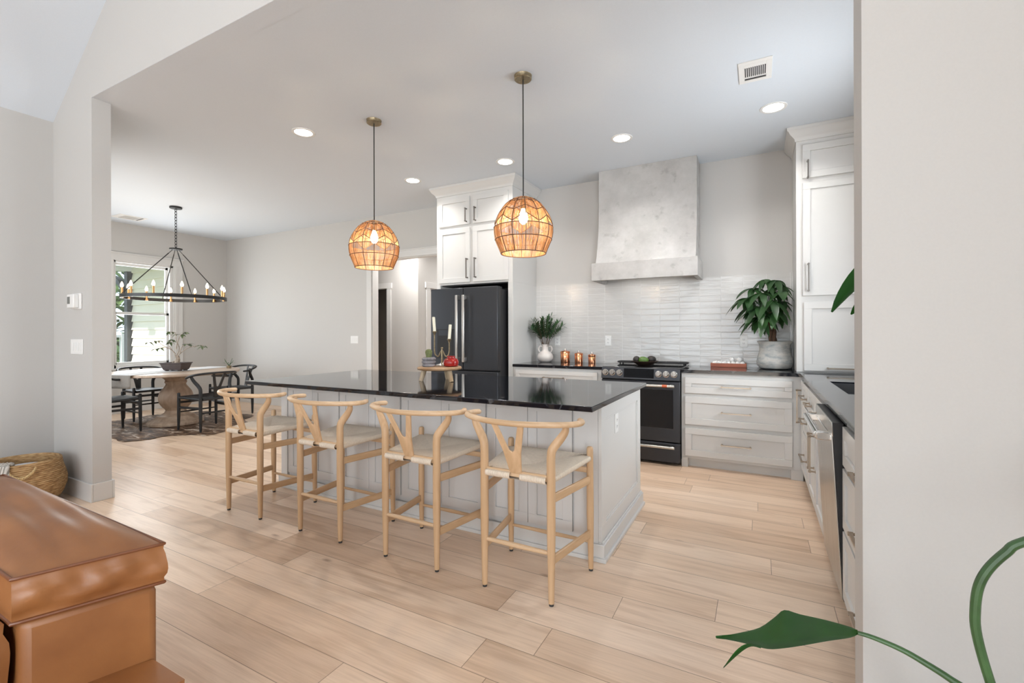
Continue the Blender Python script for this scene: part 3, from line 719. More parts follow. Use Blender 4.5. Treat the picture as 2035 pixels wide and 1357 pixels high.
for s0, s1, z0, z1, hs, hz, hl in ((-3.455, -3.005, 2.555, 2.885, -3.045, 2.66, .165), (-2.957, -2.485, 2.555, 2.885, -2.918, 2.66, .165),
                                   (-3.455, -3.005, 1.868, 2.515, -3.033, 2.03, .235), (-2.957, -2.485, 1.868, 2.515, -2.918, 2.03, .235)):
    b = MB(); shaker(b, fm, s0, s1, z0, z1); d = obj('door', b, M['cab'], t, .0015)
    b = MB(); pull(b, fm, hs, hz, hl, True); obj('handle', b, M['bronze'], d)

# ------------------------------------------------------------------ fridge
RX0, RX1, RY = -3.436, -2.520, 4.40
t = thing('refrigerator', 'black stainless french-door refrigerator under the white cabinet', 'refrigerator', (-2.978, 4.8, 0))
b = MB(); b.box(RX0 + .012, RX1 - .012, RY + .075, 5.18, .03, 1.755); b.box(RX0 + .05, RX1 - .05, RY + .1, 5.1, 0, .03); obj('body', b, M['slate_dark'], t, .004)
for x0 in (RX0 + .03, RX1 - .16):
    b = MB(); b.box(x0, x0 + .13, RY + .067, RY + .16, 1.755, 1.785); obj('hinge_cover', b, M['slate_dark'], t, .004)
fm = front(RY + .065)
for s0, s1, hs in ((RX0, -2.981, -3.028), (-2.975, RX1, -2.937)):
    b = MB(); b.fbox(fm, s0, s1, .845, 1.782, 0, .065); d = obj('door', b, M['slate'], t, .008, seg=3)
    b = MB(); b.fbox(fm, hs - .016, hs + .016, .935, 1.695, .112, .132)
    b.fbox(fm, hs - .014, hs + .014, 1.64, 1.695, .065, .115); b.fbox(fm, hs - .014, hs + .014, .935, .99, .065, .115); obj('handle', b, M['steel'], d, .006)
    if s0 == RX0:
        b = MB(); b.fbox(fm, -3.34, -3.11, .965, 1.30, .064, .0665); b.fbox(fm, -3.345, -3.105, 1.30, 1.31, .064, .073); obj('dispenser', b, M['black'], d)
        b = MB(); b.fbox(fm, -3.32, -3.13, 1.235, 1.30, .0665, .070); obj('dispenser_controls', b, M['slate'], d)
for z0, z1 in ((.46, .832), (.06, .45)):
    b = MB(); b.fbox(fm, RX0, RX1, z0, z1, 0, .065); d = obj('freezer_drawer', b, M['slate'], t, .008, seg=3)
    b = MB(); b.fbox(fm, RX0 + .06, RX1 - .06, z1 - .08, z1 - .05, .112, .132)
    for s in (RX0 + .08, RX1 - .11): b.fbox(fm, s, s + .03, z1 - .08, z1 - .05, .065, .115)
    obj('handle', b, M['steel'], d, .006)

# ------------------------------------------------------------------ base cabinet left of the range
CY = 4.61
t = thing('base_cabinet', 'white base cabinet between the fridge panel and the range', 'cabinet', (-1.92, 4.9, 0))
b = MB(); b.box(FX1 + .001, -1.408, CY, YB - .01, .1, .884); b.box(FX1 + .001, -1.408, CY + .07, YB - .01, 0, .1); obj('carcass', b, M['cab'], t, .0015)
fm = front(CY)
b = MB(); shaker(b, fm, FX1 + .035, -1.455, .705, .855, fw=.045); d = obj('drawer', b, M['cab'], t, .0015)
b = MB(); pull(b, fm, -1.94, .78, .24, False); obj('handle', b, M['nickel'], d)
for s0, s1, hs in ((FX1 + .035, -1.935, -1.975), (-1.915, -1.455, -1.875)):
    b = MB(); shaker(b, fm, s0, s1, .13, .68); d = obj('door', b, M['cab'], t, .0015)
    b = MB(); pull(b, fm, hs, .56, .16, True); obj('handle', b, M['nickel'], d)
b = MB(); b.box(FX1 + .001, -1.406, 4.583, YB - .009, .885, .915); tag(obj('countertop', b, M['counter'], None, .003), 'black stone worktop between the fridge panel and the range', 'worktop')

# ------------------------------------------------------------------ range
SX0, SX1 = -1.402, -.646
t = thing('range', 'dark slide-in electric range with six silver knobs under the hood', 'stove', ((SX0 + SX1) / 2, 4.9, 0))
b = MB(); b.box(SX0 + .004, SX1 - .004, 4.62, 5.20, .05, .905); b.box(SX0 + .04, SX1 - .04, 4.66, 5.15, 0, .05); obj('body', b, M['slate_dark'], t, .003)
b = MB(); b.box(SX0, SX1, 4.60, 5.215, .905, .922); obj('cooktop', b, M['black_glass'], t, .004)
b = MB(); b.hexa([(SX0, 4.553, .806), (SX1, 4.553, .806), (SX1, 4.64, .806), (SX0, 4.64, .806), (SX0, 4.575, .918), (SX1, 4.575, .918), (SX1, 4.64, .918), (SX0, 4.64, .918)])
cp = obj('control_panel', b, M['slate'], t, .004)
def onpanel(z, d=0): return 4.553 + (z - .806) * (.022 / .112) - d
b = MB(); b.hexa([(-1.175, onpanel(.822, .0015), .822), (-.885, onpanel(.822, .0015), .822), (-.885, onpanel(.822) + .02, .822), (-1.175, onpanel(.822) + .02, .822),
                  (-1.175, onpanel(.910, .0015), .910), (-.885, onpanel(.910, .0015), .910), (-.885, onpanel(.910) + .02, .910), (-1.175, onpanel(.910) + .02, .910)]); obj('display', b, M['display_glass'], cp)
for x in (-1.361, -1.291, -1.219, -.842, -.772, -.700):
    b = MB(); y = onpanel(.866)
    def ax(r, d): return [(x + r * math.cos(a), y - d, .866 + d * .19 + r * math.sin(a)) for a in [2 * PI * k / 24 for k in range(24)]]
    prof = [(.030, 0), (.031, .006), (.027, .008), (.026, .03), (.023, .035)]
    vs = [p for r, d in prof for p in ax(r, d)]; fs = [(i * 24 + j, i * 24 + (j + 1) % 24, (i + 1) * 24 + (j + 1) % 24, (i + 1) * 24 + j) for i in range(4) for j in range(24)] + [tuple(96 + j for j in range(24))]
    b.add(vs, fs); b.box(x - .004, x + .004, y - .042, y - .034, .852, .894); obj('knob', b, M['chrome'], cp)
fm = front(4.605)
b = MB(); b.fbox(fm, SX0, SX1, .222, .797, 0, .04); od = obj('oven_door', b, M['slate'], t, .006)
b = MB(); b.fbox(fm, SX0 + .075, SX1 - .062, .352, .718, .0395, .042); obj('oven_window', b, M['black_glass'], od, .002)
def rhandle(parent, z, y0=.04):
    b = MB(); b.tube([fm(SX0 + .05, z, y0 + .05), fm(SX1 - .045, z, y0 + .05)], .0135, 14)
    for s in (SX0 + .075, SX1 - .075): b.fbox(fm, s - .012, s + .012, z - .011, z + .011, y0 - .002, y0 + .045)
    return obj('handle', b, M['steel'], parent)
h = rhandle(od, .757)
b = MB(); b.tube([fm(-.80, .757, .09), fm(-.755, .757, .09)], .0142, 14); obj('handle_band', b, plain('red_copper_band', (.55, .13, .06), .35, .5), od)
b = MB(); b.fbox(fm, SX0, SX1, .03, .212, 0, .04); dr = obj('drawer', b, M['slate'], t, .006); rhandle(dr, .180)
b = MB(); y0, y1, z = 5.06, 5.18, .944; x0, x1 = SX0 + .03, SX1 + .0
def rr(x0, x1, y0, y1, z, r=.03):
    out = []
    for cx, cy, a0 in ((x1 - r, y1 - r, 0), (x0 + r, y1 - r, PI / 2), (x0 + r, y0 + r, PI), (x1 - r, y0 + r, 1.5 * PI)):
        out += [(cx + r * math.cos(a0 + PI / 8 * k), cy + r * math.sin(a0 + PI / 8 * k), z) for k in range(5)]
    return out
b.tube(rr(x0, x1, y0, y1, z), .009, 8, closed=True)
for x in (x0 + .19, x0 + .36, x0 + .50, x0 + .63): b.tube([(x, y0, z), (x, y1, z)], .007, 8)
b.tube([(x0 + .02, (y0 + y1) / 2, z), (x1 - .02, (y0 + y1) / 2, z)], .006, 8)
for x in (x0 + .03, x1 - .03, x0 + .36):
    for y in (y0, y1): b.tube([(x, y, .921), (x, y, z)], .008, 8)
obj('rear_grate', b, M['iron'], t)

# ------------------------------------------------------------------ range hood
t = thing('range_hood', 'pale plaster range hood with a flared body above the range', 'range hood', (-1.04, 5.0, 1.82))
b = MB()
prof = [(1.985, 4.825), (2.03, 4.845), (2.10, 4.872), (2.20, 4.902), (2.32, 4.928), (2.46, 4.946), (2.62, 4.954), (ZC, 4.957)]
b.rings([(-1.549, -.536, y, YB, z) for z, y in prof]); obj('chimney', b, M['plaster'], t, .003)
b = MB(); hx0, hx1, hy, hz0, hz1 = -1.577, -.512, 4.78, 1.818, 2.005
b.box(hx0, hx1, hy, hy + .045, hz0, hz1); b.box(hx0, hx0 + .045, hy + .045, YB - .008, hz0, hz1); b.box(hx1 - .045, hx1, hy + .045, YB - .008, hz0, hz1); b.box(hx0 + .045, hx1 - .045, hy + .045, YB, hz1 - .04, hz1); obj('band', b, M['plaster'], t, .003)
b = MB(); b.box(hx0 + .10, hx1 - .10, hy + .07, YB - .06, 1.93, 1.966); obj('filter', b, M['steel'], t)
light('hood_lamp', 'AREA', (-1.04, 5.05, 1.90), 0.7, (1, .96, .9), shape='RECTANGLE', size=.6, size_y=.05)

# ------------------------------------------------------------------ drawers right of the range
t = thing('drawer_cabinet', 'white three-drawer base cabinet right of the range', 'cabinet', (-.15, 4.9, 0))
b = MB(); b.box(-.640, .338, CY, YB - .01, .085, .884); b.box(-.640, -.585, CY, CY + .08, 0, .085); b.box(.246, .338, CY, CY + .08, 0, .085); obj('carcass', b, M['cab'], t, .0015)
b = MB(); b.box(-.585, .246, CY + .055, CY + .075, 0, .085); obj('toe_kick', b, M['cab'], t)
fm = front(CY)
for z0, z1, hz in ((.697, .845, .767), (.405, .664, .533), (.112, .372, .243)):
    b = MB(); shaker(b, fm, -.606, .258, z0, z1, fw=.058); d = obj('drawer', b, M['cab'], t, .002)
    b = MB(); pull(b, fm, -.176, hz, .245, False); obj('handle', b, M['nickel'], d)

# ------------------------------------------------------------------ right-hand run
RXF = .34
def rcab(name, label, y0, y1, top=.884):
    t = thing(name, label, 'cabinet', (.65, (y0 + y1) / 2, 0))
    b = MB(); b.box(RXF, .955, y0 + .001, y1 - .001, .09, top)
    if top < .8: b.box(RXF, RXF + .04, y0 + .001, y1 - .001, top, .884); b.box(RXF + .03, .955, y0 + .001, y1 - .001, 0, .09); obj('carcass', b, M['cab'], t, .0015)
    return t
fm = left(RXF)
t = rcab('corner_cabinet', 'narrow white corner cabinet with a tall pull beside the drawers', 4.43, 4.609)
b = MB(); shaker(b, fm, 4.44, 4.595, .115, .86, fw=.045); d = obj('door', b, M['cab'], t, .0015)
b = MB(); pull(b, fm, 4.56, .64, .285, True); obj('handle', b, M['nickel'], d)
t = rcab('drawer_cabinet', 'white cabinet of stacked drawers in the right-hand run beside the corner', 3.98, 4.43)
for z0, z1, hz in ((.69, .855, .757), (.47, .675, .575), (.12, .455, .29)):
    b = MB(); shaker(b, fm, 3.99, 4.42, z0, z1, fw=.05); d = obj('drawer', b, M['cab'], t, .0015)
    b = MB(); pull(b, fm, 4.20, hz, .24, False); obj('handle', b, M['nickel'], d)
t = rcab('sink_cabinet', 'white sink cabinet between the drawers and the dishwasher', 3.075, 3.98, .66)
for s0, s1 in ((3.53, 3.97), (3.085, 3.52)):
    b = MB(); shaker(b, fm, s0, s1, .69, .855, fw=.05); d = obj('drawer_front', b, M['cab'], t, .0015)
    b = MB(); pull(b, fm, (s0 + s1) / 2 + .05, .757, .16, False); obj('handle', b, M['nickel'], d)
    b = MB(); shaker(b, fm, s0, s1, .12, .675); d = obj('door', b, M['cab'], t, .0015)
    b = MB(); pull(b, fm, 3.57 if s0 > 3.5 else 3.48, .49, .24, True); obj('handle', b, M['nickel'], d)
t = rcab('drawer_cabinet', 'white drawer cabinet glimpsed between the dishwasher and the wall end', 1.70, 2.435)
for z0, z1, hz in ((.69, .855, .757), (.42, .675, .545), (.12, .405, .26)):
    b = MB(); shaker(b, fm, 1.72, 2.425, z0, z1, fw=.05); d = obj('drawer', b, M['cab'], t, .0015)
    b = MB(); pull(b, fm, 1.94, hz, .16, False); obj('handle', b, M['nickel'], d)
# dishwasher, its door standing slightly open
t = thing('dishwasher', 'stainless dishwasher with its door slightly open in the right-hand run', 'dishwasher', (.6, 2.755, 0))
DY0, DY1 = 2.445, 3.065
b = MB(); b.box(RXF + .035, .94, DY0, DY1, .10, .868); b.box(RXF + .08, .94, DY0, DY1, 0, .10); obj('tub', b, M['slate_dark'], t)
b = MB()
def dw(z, d): return .338 - .040 * (z - .09) / .775 - d
def dslab(b, y0, y1, z0, z1, d0, d1):
    b.hexa([(dw(z0, d1), y0, z0), (dw(z0, d0), y0, z0), (dw(z0, d0), y1, z0), (dw(z0, d1), y1, z0), (dw(z1, d1), y0, z1), (dw(z1, d0), y0, z1), (dw(z1, d0), y1, z1), (dw(z1, d1), y1, z1)])
dslab(b, DY0, DY1, .09, .865, -.03, .012); d = obj('door', b, M['slate_dark'], t, .002)
b = MB(); dslab(b, DY0 + .004, DY1 - .002, .095, .80, .012, .018); dslab(b, DY0 + .004, DY1 - .002, .80, .865, .006, .014); obj('front_panel', b, M['steel'], d, .002)
b = MB(); b.tube([(dw(.80, .066), DY0 + .035, .800), (dw(.80, .066), DY1 - .03, .800)], .0165, 16)
for y in (DY0 + .045, DY1 - .045): b.bar((dw(.8, .008), y, .798), (dw(.8, .072), y, .798), .034, .036)
obj('handle', b, M['chrome'], d, .004)
# worktop of the right-hand run, with the sink cut-out
b = MB(); CX, CYE, SY0, SY1 = .313, 4.583, 3.16, 3.92
z0, z1 = .885, .915
b.box(-.643, .313, CYE, YB - .009, z0, z1); b.box(.313, .95, 3.92, YB - .009, z0, z1)
b.box(CX, .445, SY0, SY1, z0, z1); b.box(.85, .95, SY0, SY1, z0, z1); b.box(CX, .95, 1.70, SY0, z0, z1)
tag(obj('countertop', b, M['counter'], None, 0), 'black stone worktop turning the corner from the range to the sink', 'worktop')
t = thing('sink', 'dark undermount sink set in the right-hand black worktop', 'sink', (.65, 3.54, .7))
b = MB(); x0, x1, y0, y1, zb = .447, .848, SY0 + .002, SY1 - .002, .68
b.box(x0, x1, y0, y1, zb, zb + .006); b.box(x0, x0 + .006, y0, y1, zb, .905); b.box(x1 - .006, x1, y0, y1, zb, .905); b.box(x0, x1, y0, y0 + .006, zb, .905); b.box(x0, x1, y1 - .006, y1, zb, .905); obj('basin', b, plain('dark_composite', (.03, .03, .032), .4), t)
b = MB(); b.lathe([(.0, .008), (.04, .008), (.045, .006), (0, .006)], (.65, 3.54, zb), 20); obj('drain', b, M['chrome'], t)

# ------------------------------------------------------------------ pantry on the worktop
PX0, PY = .297, 4.74
t = thing('pantry_cabinet', 'tall white pantry cabinet standing on the worktop corner', 'cabinet', (.63, 5.0, .915))
b = MB(); b.box(PX0, .955, PY, YB - .010, .916, 2.96); b.box(PX0 - .006, PX0 + .02, YB - .07, YB - .009, .916, 1.84); obj('carcass', b, M['cab'], t, .0015)
b = MB(); crown(b, PX0, .955, PY, YB - .010, right_open=True); obj('crown_moulding', b, M['cab'], t)
fm = front(PY)
b = MB(); shaker(b, fm, .345, .94, 2.595, 2.885); d = obj('door', b, M['cab'], t, .0015); b = MB(); pull(b, fm, .383, 2.665, .155, True); obj('handle', b, M['bronze'], d)
b = MB(); shaker(b, fm, .345, .94, 1.578, 2.555); d = obj('door', b, M['cab'], t, .0015); b = MB(); pull(b, fm, .385, 1.735, .245, True); obj('handle', b, M['bronze'], d)
b = MB(); shaker(b, fm, .352, .94, .93, 1.522); d = obj('lift_door', b, M['cab'], t, .0015); b = MB(); pull(b, fm, .645, .955, .26, False); obj('handle', b, M['nickel'], d)

# ------------------------------------------------------------------ island
IX0, IX1, IY0, IY1, IZ = -3.50, -.765, 2.507, 3.44, .893
t = thing('kitchen_island', 'white kitchen island base with panelled doors behind the four stools', 'island', (-2.13, 2.97, 0))
b = MB(); b.box(IX0, IX1 - .0205, IY0, IY1, .0, IZ - .029); obj('body', b, M['islandpaint'], t, .001)
fm = front(IY0)
bounds = [-3.42, -2.82, -2.21, -1.51, -.932]
for a0, a1 in zip(bounds, bounds[1:]):
    mid = (a0 + a1) / 2
    for s0, s1 in ((a0 + .007, mid - .0015), (mid + .0015, a1 - .007)):
        b = MB(); shaker(b, fm, s0, s1, .125, .855, th=.018, fw=.058, rec=.008); obj('door', b, M['islandpaint'], t, .001)
b = MB(); b.fbox(fm, -.927, IX1 - .0205, .0, .862, 0, .018); obj('filler', b, M['islandpaint'], t)
b = MB(); b.fbox(fm, IX0, -3.425, .0, .862, 0, .018); obj('filler', b, M['islandpaint'], t)
fm2 = right(IX1 - .02)
b = MB(); shaker(b, fm2, IY0 - .018, IY1, .10, .862, th=.02, fw=.085, rec=.009)
b.fbox(fm2, IY0 + .067, IY0 + .08, .185, .777, .011, .016); b.fbox(fm2, IY1 - .098, IY1 - .085, .185, .777, .011, .016); b.fbox(fm2, IY0 + .067, IY1 - .085, .185, .198, .011, .016); b.fbox(fm2, IY0 + .067, IY1 - .085, .764, .777, .011, .016)
obj('end_panel', b, M['cab'], t, .0015)
b = MB(); b.box(IX1 - .0205, IX1, IY0 - .018, IY1, 0, .0995); b.box(IX0 - .015, IX1 + .018, IY0 - .036, IY0 - .018, .02, .092); b.box(IX1, IX1 + .018, IY0 - .018, IY1 + .012, .02, .092)
b.box(IX0 - .015, IX1 + .030, IY0 - .048, IY0 - .018, 0, .022); b.box(IX1, IX1 + .030, IY0 - .018, IY1 + .018, 0, .022); b.box(IX1, IX1 + .010, IY0 - .018, IY1 + .006, .092, .103); obj('plinth', b, M['cab'], t, .003)
b = MB(); b.box(-3.555, -.728, 2.215, 3.475, IZ - .028, IZ); tag(obj('island_countertop', b, M['counter'], None, .003), 'large glossy black stone top on the white island', 'worktop')

# ------------------------------------------------------------------ outlets and switches
def outlet(fm, s, z, label, gang=1, kind='outlet', name='wall_outlet'):
    ww = .07 + .046 * (gang - 1); p = fm(s, z, 0)
    t = thing(name, label, kind, p)
    b = MB(); b.fbox(fm, s - ww / 2, s + ww / 2, z - .058, z + .058, 0, .006); obj('plate', b, M['white_plastic'], t, .002)
    for g in range(gang):
        c = s + (g - (gang - 1) / 2) * .046
        if kind == 'outlet':
            b = MB(); b.fbox(fm, c - .017, c + .017, z + .005, z + .034, .006, .008); b.fbox(fm, c - .017, c + .017, z - .034, z - .005, .006, .008); f = obj('socket', b, M['white_plastic'], t, .001)
            b = MB()
            for zz in (z + .020, z - .019):
                b.fbox(fm, c - .008, c - .005, zz - .004, zz + .005, .0078, .0084); b.fbox(fm, c + .005, c + .008, zz - .004, zz + .005, .0078, .0084); b.fbox(fm, c - .002, c + .002, zz - .011, zz - .007, .0078, .0084)
            obj('slot', b, M['slot'], f)
        else:
            b = MB(); b.fbox(fm, c - .016, c + .016, z - .033, z + .033, .006, .0095); obj('rocker', b, M['white_plastic'], t, .002)
bs = front(YB - .008)
outlet(bs, -2.152, 1.168, 'white outlet on the tile behind the leafy vase and copper canisters')
outlet(bs, -1.523, 1.171, 'white outlet on the tile just left of the range')
outlet(bs, -.126, 1.173, 'white outlet on the tile left of the potted money tree')
outlet(right(IX1 - .009), 2.815, .707, 'white outlet on the island end panel')
outlet(front(YB), -5.58, 1.166, 'white triple light switch on the dining wall by the hallway', 3, 'light switch', 'light_switch')
outlet(front(YW), -4.662, 1.165, 'white four-gang light switch on the pillar below the thermostat', 4, 'light switch', 'light_switch')
t = thing('thermostat', 'white thermostat with a grey screen on the pillar', 'thermostat', (-4.66, YW, 1.515)); fm = front(YW)
b = MB(); b.fbox(fm, -4.725, -4.575, 1.455, 1.577, 0, .012); obj('wall_plate', b, M['white_plastic'], t, .004)
b = MB(); b.fbox(fm, -4.715, -4.60, 1.463, 1.569, .012, .045); obj('body', b, M['white_plastic'], t, .006)
b = MB(); b.fbox(fm, -4.705, -4.66, 1.495, 1.55, .0445, .046); obj('screen', b, M['screen'], t)

# ------------------------------------------------------------------ pendants
def pendant(x, y, label, rz):
    t = thing('pendant_light', label, 'pendant light', (x, y, ZC), 'woven pendants over the island')
    b = MB(); b.lathe([(0, -.028), (.056, -.028), (.060, -.024), (.060, -.003), (.062, 0), (0, 0)], (x, y, ZC), 32); obj('canopy', b, M['old_brass'], t)
    b = MB(); b.tube([(x, y, ZC - .028), (x, y, 2.205)], .0045, 8); obj('cord', b, M['cable'], t)
    b = MB(); b.lathe([(0, .085), (.010, .085), (.018, .075), (.020, .02), (.018, 0), (0, 0)], (x, y, 2.12), 16); obj('socket', b, M['old_brass'], t)
    b = MB(); b.lathe([(0, -.105), (.012, -.102), (.024, -.09), (.031, -.07), (.031, -.055), (.024, -.03), (.015, -.008), (.013, .004), (0, .004)], (x, y, 2.118), 20); bl = obj('light_bulb', b, M['bulb'], t)
    pr = [(2.203, .012), (2.198, .045), (2.178, .088), (2.150, .122), (2.110, .154), (2.060, .183), (2.020, .197), (1.988, .203), (1.950, .203), (1.910, .197), (1.810, .155)]
    def rad(z):
        for (za, ra), (zb_, rb) in zip(pr, pr[1:]):
            if zb_ <= z <= za: return ra + (rb - ra) * (za - z) / (za - zb_)
        return pr[-1][1]
    def P(a, z, k=1.0): r = rad(z) * k; return (x + r * math.cos(a + rz), y + r * math.sin(a + rz), z)
    NR = 14
    def zz(lo, hi, a):    # zigzag height at angle
        u = (a / (2 * PI) * NR) % 2; u = u if u <= 1 else 2 - u
        return lo + (hi - lo) * u
    z1 = lambda a: zz(2.142, 2.162, a); z2 = lambda a: zz(2.078, 2.110, a); z3 = lambda a: zz(1.998, 2.052, a)
    b = MB(); wr = .0028
    for z in (2.168, 1.988, 1.905): b.tube([P(2 * PI * k / 56, z, 1.005) for k in range(56)], wr, 6, closed=True)
    b.tube([P(2 * PI * k / 56, 1.81, 1.0) for k in range(56)], .0034, 6, closed=True)
    for f in (z1, z2, z3): b.tube([P(2 * PI * k / 56, f(2 * PI * k / 56), 1.006) for k in range(56)], wr, 6, closed=True)
    for i in range(NR):
        a = 2 * PI * i / NR; zs = [2.203 - (2.203 - 1.81) * k / 14 for k in range(15)]
        b.tube([P(a, z, 1.004) for z in zs], wr, 6)
    sh = obj('wire_frame', b, M['wire'], t)
    random.seed(int(abs(x) * 100)); b = MB(); NS = 300
    for i in range(NS):
        a = 2 * PI * (i + random.uniform(-.3, .3)) / NS
        if random.random() < .06: continue
        for top, bot in ((2.200, 2.168), (z1(a), z3(a)), (1.988, 1.81)):
            n = max(2, int((top - bot) / .03) + 1)
            if top > 2.17 and i % 3: continue
            wv = .00125 * random.uniform(.7, 1.25)
            pts = [V(P(a + random.uniform(-.002, .002), top + (bot - top) * k / n)) for k in range(n + 1)]
            b.tube(pts, wv, 4, caps=False)
    obj('shade', b, M['raffia'], t, smooth=0)
    light('pendant_lamp', 'POINT', (x, y, 1.975), 8, (1.0, .76, .48), shadow_soft_size=.025)
pendant(-2.826, 2.866, 'woven rattan pendant light hanging over the island nearer the dining area', .1)
pendant(-1.431, 2.86, 'woven rattan pendant light hanging in front of the fridge cabinet side', .32)

# ------------------------------------------------------------------ wishbone seating
def wishbone(name, label, cat, seat_r, seat_f, rail_z, wood_m, side_m, cross_m, cord_m, stool, group, hw_r=.18, hw_f=.238, dep=.388):
    t = thing(name, label, cat, (0, 0, 0), group)
    fl = 0.0185
    for sx in (-1, 1):
        b = MB()
        # rear post: straight, then sweeping forward and out up to the rail
        zb = seat_r + .10; dz = rail_z - zb
        fw_ = [(0, 0)] * 5 if stool else [(.0, .0), (.0, .02), (.0, .05), (.0, .065), (.0, .065)]
        fw_ = [q[1] for q in fw_]
        pts = [(sx * hw_r, 0, .012), (sx * hw_r, 0, .16), (sx * hw_r, 0, seat_r - .02), (sx * (hw_r + .001), 0, zb), (sx * (hw_r + .012), .006 + fw_[1] , zb + dz * .24), (sx * (hw_r + .042), .016 + fw_[2], zb + dz * .52), (sx * (hw_r + .064), .018 + fw_[3], zb + dz * .76), (sx * (hw_r + .068), .012 + fw_[4], rail_z - (0 if stool else .03))]
        pp = smoothpath(pts, 5); rs = []
        for p in pp:
            z = p.z
            r = .0135 + (.0205 - .0135) * min(1, z / (seat_r * .55))
            if z > zb: r = .0205 + (.0225 - .0205) * math.sin(PI * min(1, (z - zb) / dz)) - .008 * ((z - zb) / dz) ** 2
            rs.append(r)
        b.tube(pp, rs, 12); l = obj('rear_leg', b, wood_m, t)
        b = MB(); b.tube([(sx * hw_r, 0, 0), (sx * hw_r, 0, .013)], .011, 10); obj('foot_cap', b, M['slot'], l)
        b = MB(); top = seat_f + .042
        pts = [(sx * (hw_f + .002), dep + .004, .012), (sx * hw_f, dep, seat_f * .5), (sx * (hw_f - .001), dep, top - .018), (sx * (hw_f - .001), dep, top - .008), (sx * (hw_f - .001), dep, top - .002), (sx * (hw_f - .001), dep, top)]
        b.tube(pts, [.0135, .0195, .0175, .0165, .012, .004], 12); l = obj('front_leg', b, wood_m, t)
        b = MB(); b.tube([(sx * (hw_f + .002), dep + .004, 0), (sx * (hw_f + .002), dep + .004, .013)], .011, 10); obj('foot_cap', b, M['slot'], l)
        # side stretchers, flat
        for z, hgt in (((.490, .042), (.205, .042)) if stool else ((.30, .030), (.20, .0))):
            if not hgt: continue
            b = MB(); b.bar((sx * hw_r, .01, z), (sx * hw_f, dep - .01, z - .004), .014, hgt); obj('stretcher', b, side_m, t, .004)
    if stool:
        zf, zr = .155, .240
    else:
        zf, zr = .235, .235
    b = MB(); b.tube([(-hw_f, dep, zf), (0, dep, zf), (hw_f, dep, zf)], [.008, .0115, .008], 10); obj('stretcher', b, cross_m, t)
    b = MB(); b.tube([(-hw_r, 0, zr), (0, 0, zr), (hw_r, 0, zr)], [.009, .0125, .009], 10); obj('stretcher', b, cross_m, t)
    b = MB(); b.bar((-hw_f + .01, dep, seat_f - .085), (hw_f - .01, dep, seat_f - .085), .014, .03); obj('stretcher', b, cross_m, t, .004)
    b = MB(); b.bar((-hw_r + .01, .0, seat_r - .012), (hw_r - .01, .0, seat_r - .012), .020, .030); obj('seat_rail', b, cross_m, t, .006)
    # top rail
    c = [(-.275, .120, rail_z), (-.301, .08, rail_z), (-.302, .035, rail_z), (-.258, -.018, rail_z), (-.135, -.080, rail_z), (0, -.102, rail_z)]
    if not stool: c = [(-.255, .195, rail_z - .068), (-.283, .13, rail_z - .06), (-.285, .05, rail_z - .035), (-.235, -.03, rail_z - .012), (-.125, -.08, rail_z - .002), (0, -.095, rail_z)]
    sb = -c[5][1] - .004
    c = c + [(-x, y, z) for x, y, z in c[-2::-1]]
    pp = smoothpath(c, 5); n = len(pp)
    rs = [.0152 * min(1, .45 + 2.2 * min(i, n - 1 - i) / 5) if min(i, n - 1 - i) < 3 else .0152 for i in range(n)]
    b = MB(); b.tube(pp, rs, 14, flat=.92); obj('top_rail', b, cross_m, t)
    # Y splat
    b = MB(); z0, zt = seat_r - .01, rail_z + .002; H = zt - z0
    def sf(a, z, d):
        u = (z - z0) / H; return (a, -.004 - (sb - .004) * u + d, z)
    poly = [(-.030, z0), (-.046, z0 + H * .42), (-.088, zt), (-.058, zt), (-.022, z0 + H * .56), (-.014, z0 + H * .47), (0, z0 + H * .435)]
    poly = poly + [(-a, z) for a, z in poly[-2::-1]]
    b.prism(poly, sf, -.006, .006); obj('back_splat', b, wood_m, t, .003)
    # woven seat: four fields meeting in the middle, rolled over the rails
    b = MB(); K, T = 12, 9
    xr, xf = hw_r - .006, hw_f - .006; y0, y1 = -.008, dep + .006
    cor = [V((-xr, y0, seat_r)), V((xr, y0, seat_r)), V((xf, y1, seat_f)), V((-xf, y1, seat_f))]
    cen = V((0, (y0 + y1) / 2, (seat_r + seat_f) / 2 - .024))
    for e in range(4):
        A, B_ = cor[e], cor[(e + 1) % 4]; along = (B_ - A); ln = along.length; ad = along.normalized()
        outn = ad.cross(V((0, 0, 1))).normalized()
        rows, uvs = [], []
        inset = .02 if e == 0 else .016
        for k in range(T + 5):
            row, ur = [], []
            for j in range(K + 1):
                f = j / K
                edge = A.lerp(B_, .035 + .93 * f)
                if k < 5:      # roll under the rail
                    a = (k / 4) * 1.9 - 1.2
                    p = edge + outn * (.019 * math.cos(a)) + V((0, 0, -.019 + .019 * math.sin(a)))
                    pos = (f - .5) * ln
                else:
                    s_ = (k - 4) / T; q = A.lerp(B_, f) + V((0, 0, 0)); p = q.lerp(cen, s_)
                    q0 = edge.lerp(cen, s_); p = p.lerp(q0, max(0, 1 - 5 * s_))
                    p.z += .010 * math.sin(PI * s_) * .4 - .0
                    pos = (p - (A + B_) / 2).dot(ad)
                row.append(p); ur.append((pos, s_ if k >= 5 else 0))
            rows.append(row); uvs.append(ur)
        if e == 0 and stool:
            b.grid([r[:6] for r in rows], 0, [u[:6] for u in uvs]); b.grid([r[7:] for r in rows], 0, [u[7:] for u in uvs]); b.grid([r[5:8] for r in rows[5:]], 0, [u[5:8] for u in uvs[5:]])
        else: b.grid(rows, 0, uvs)
    under = [p + V((0, 0, -.036)) for p in cor]
    b.add(under, [(0, 1, 2, 3)], 0, [(p.x, 0) for p in under])
    obj('seat', b, cord_m, t, smooth=50)
    return t
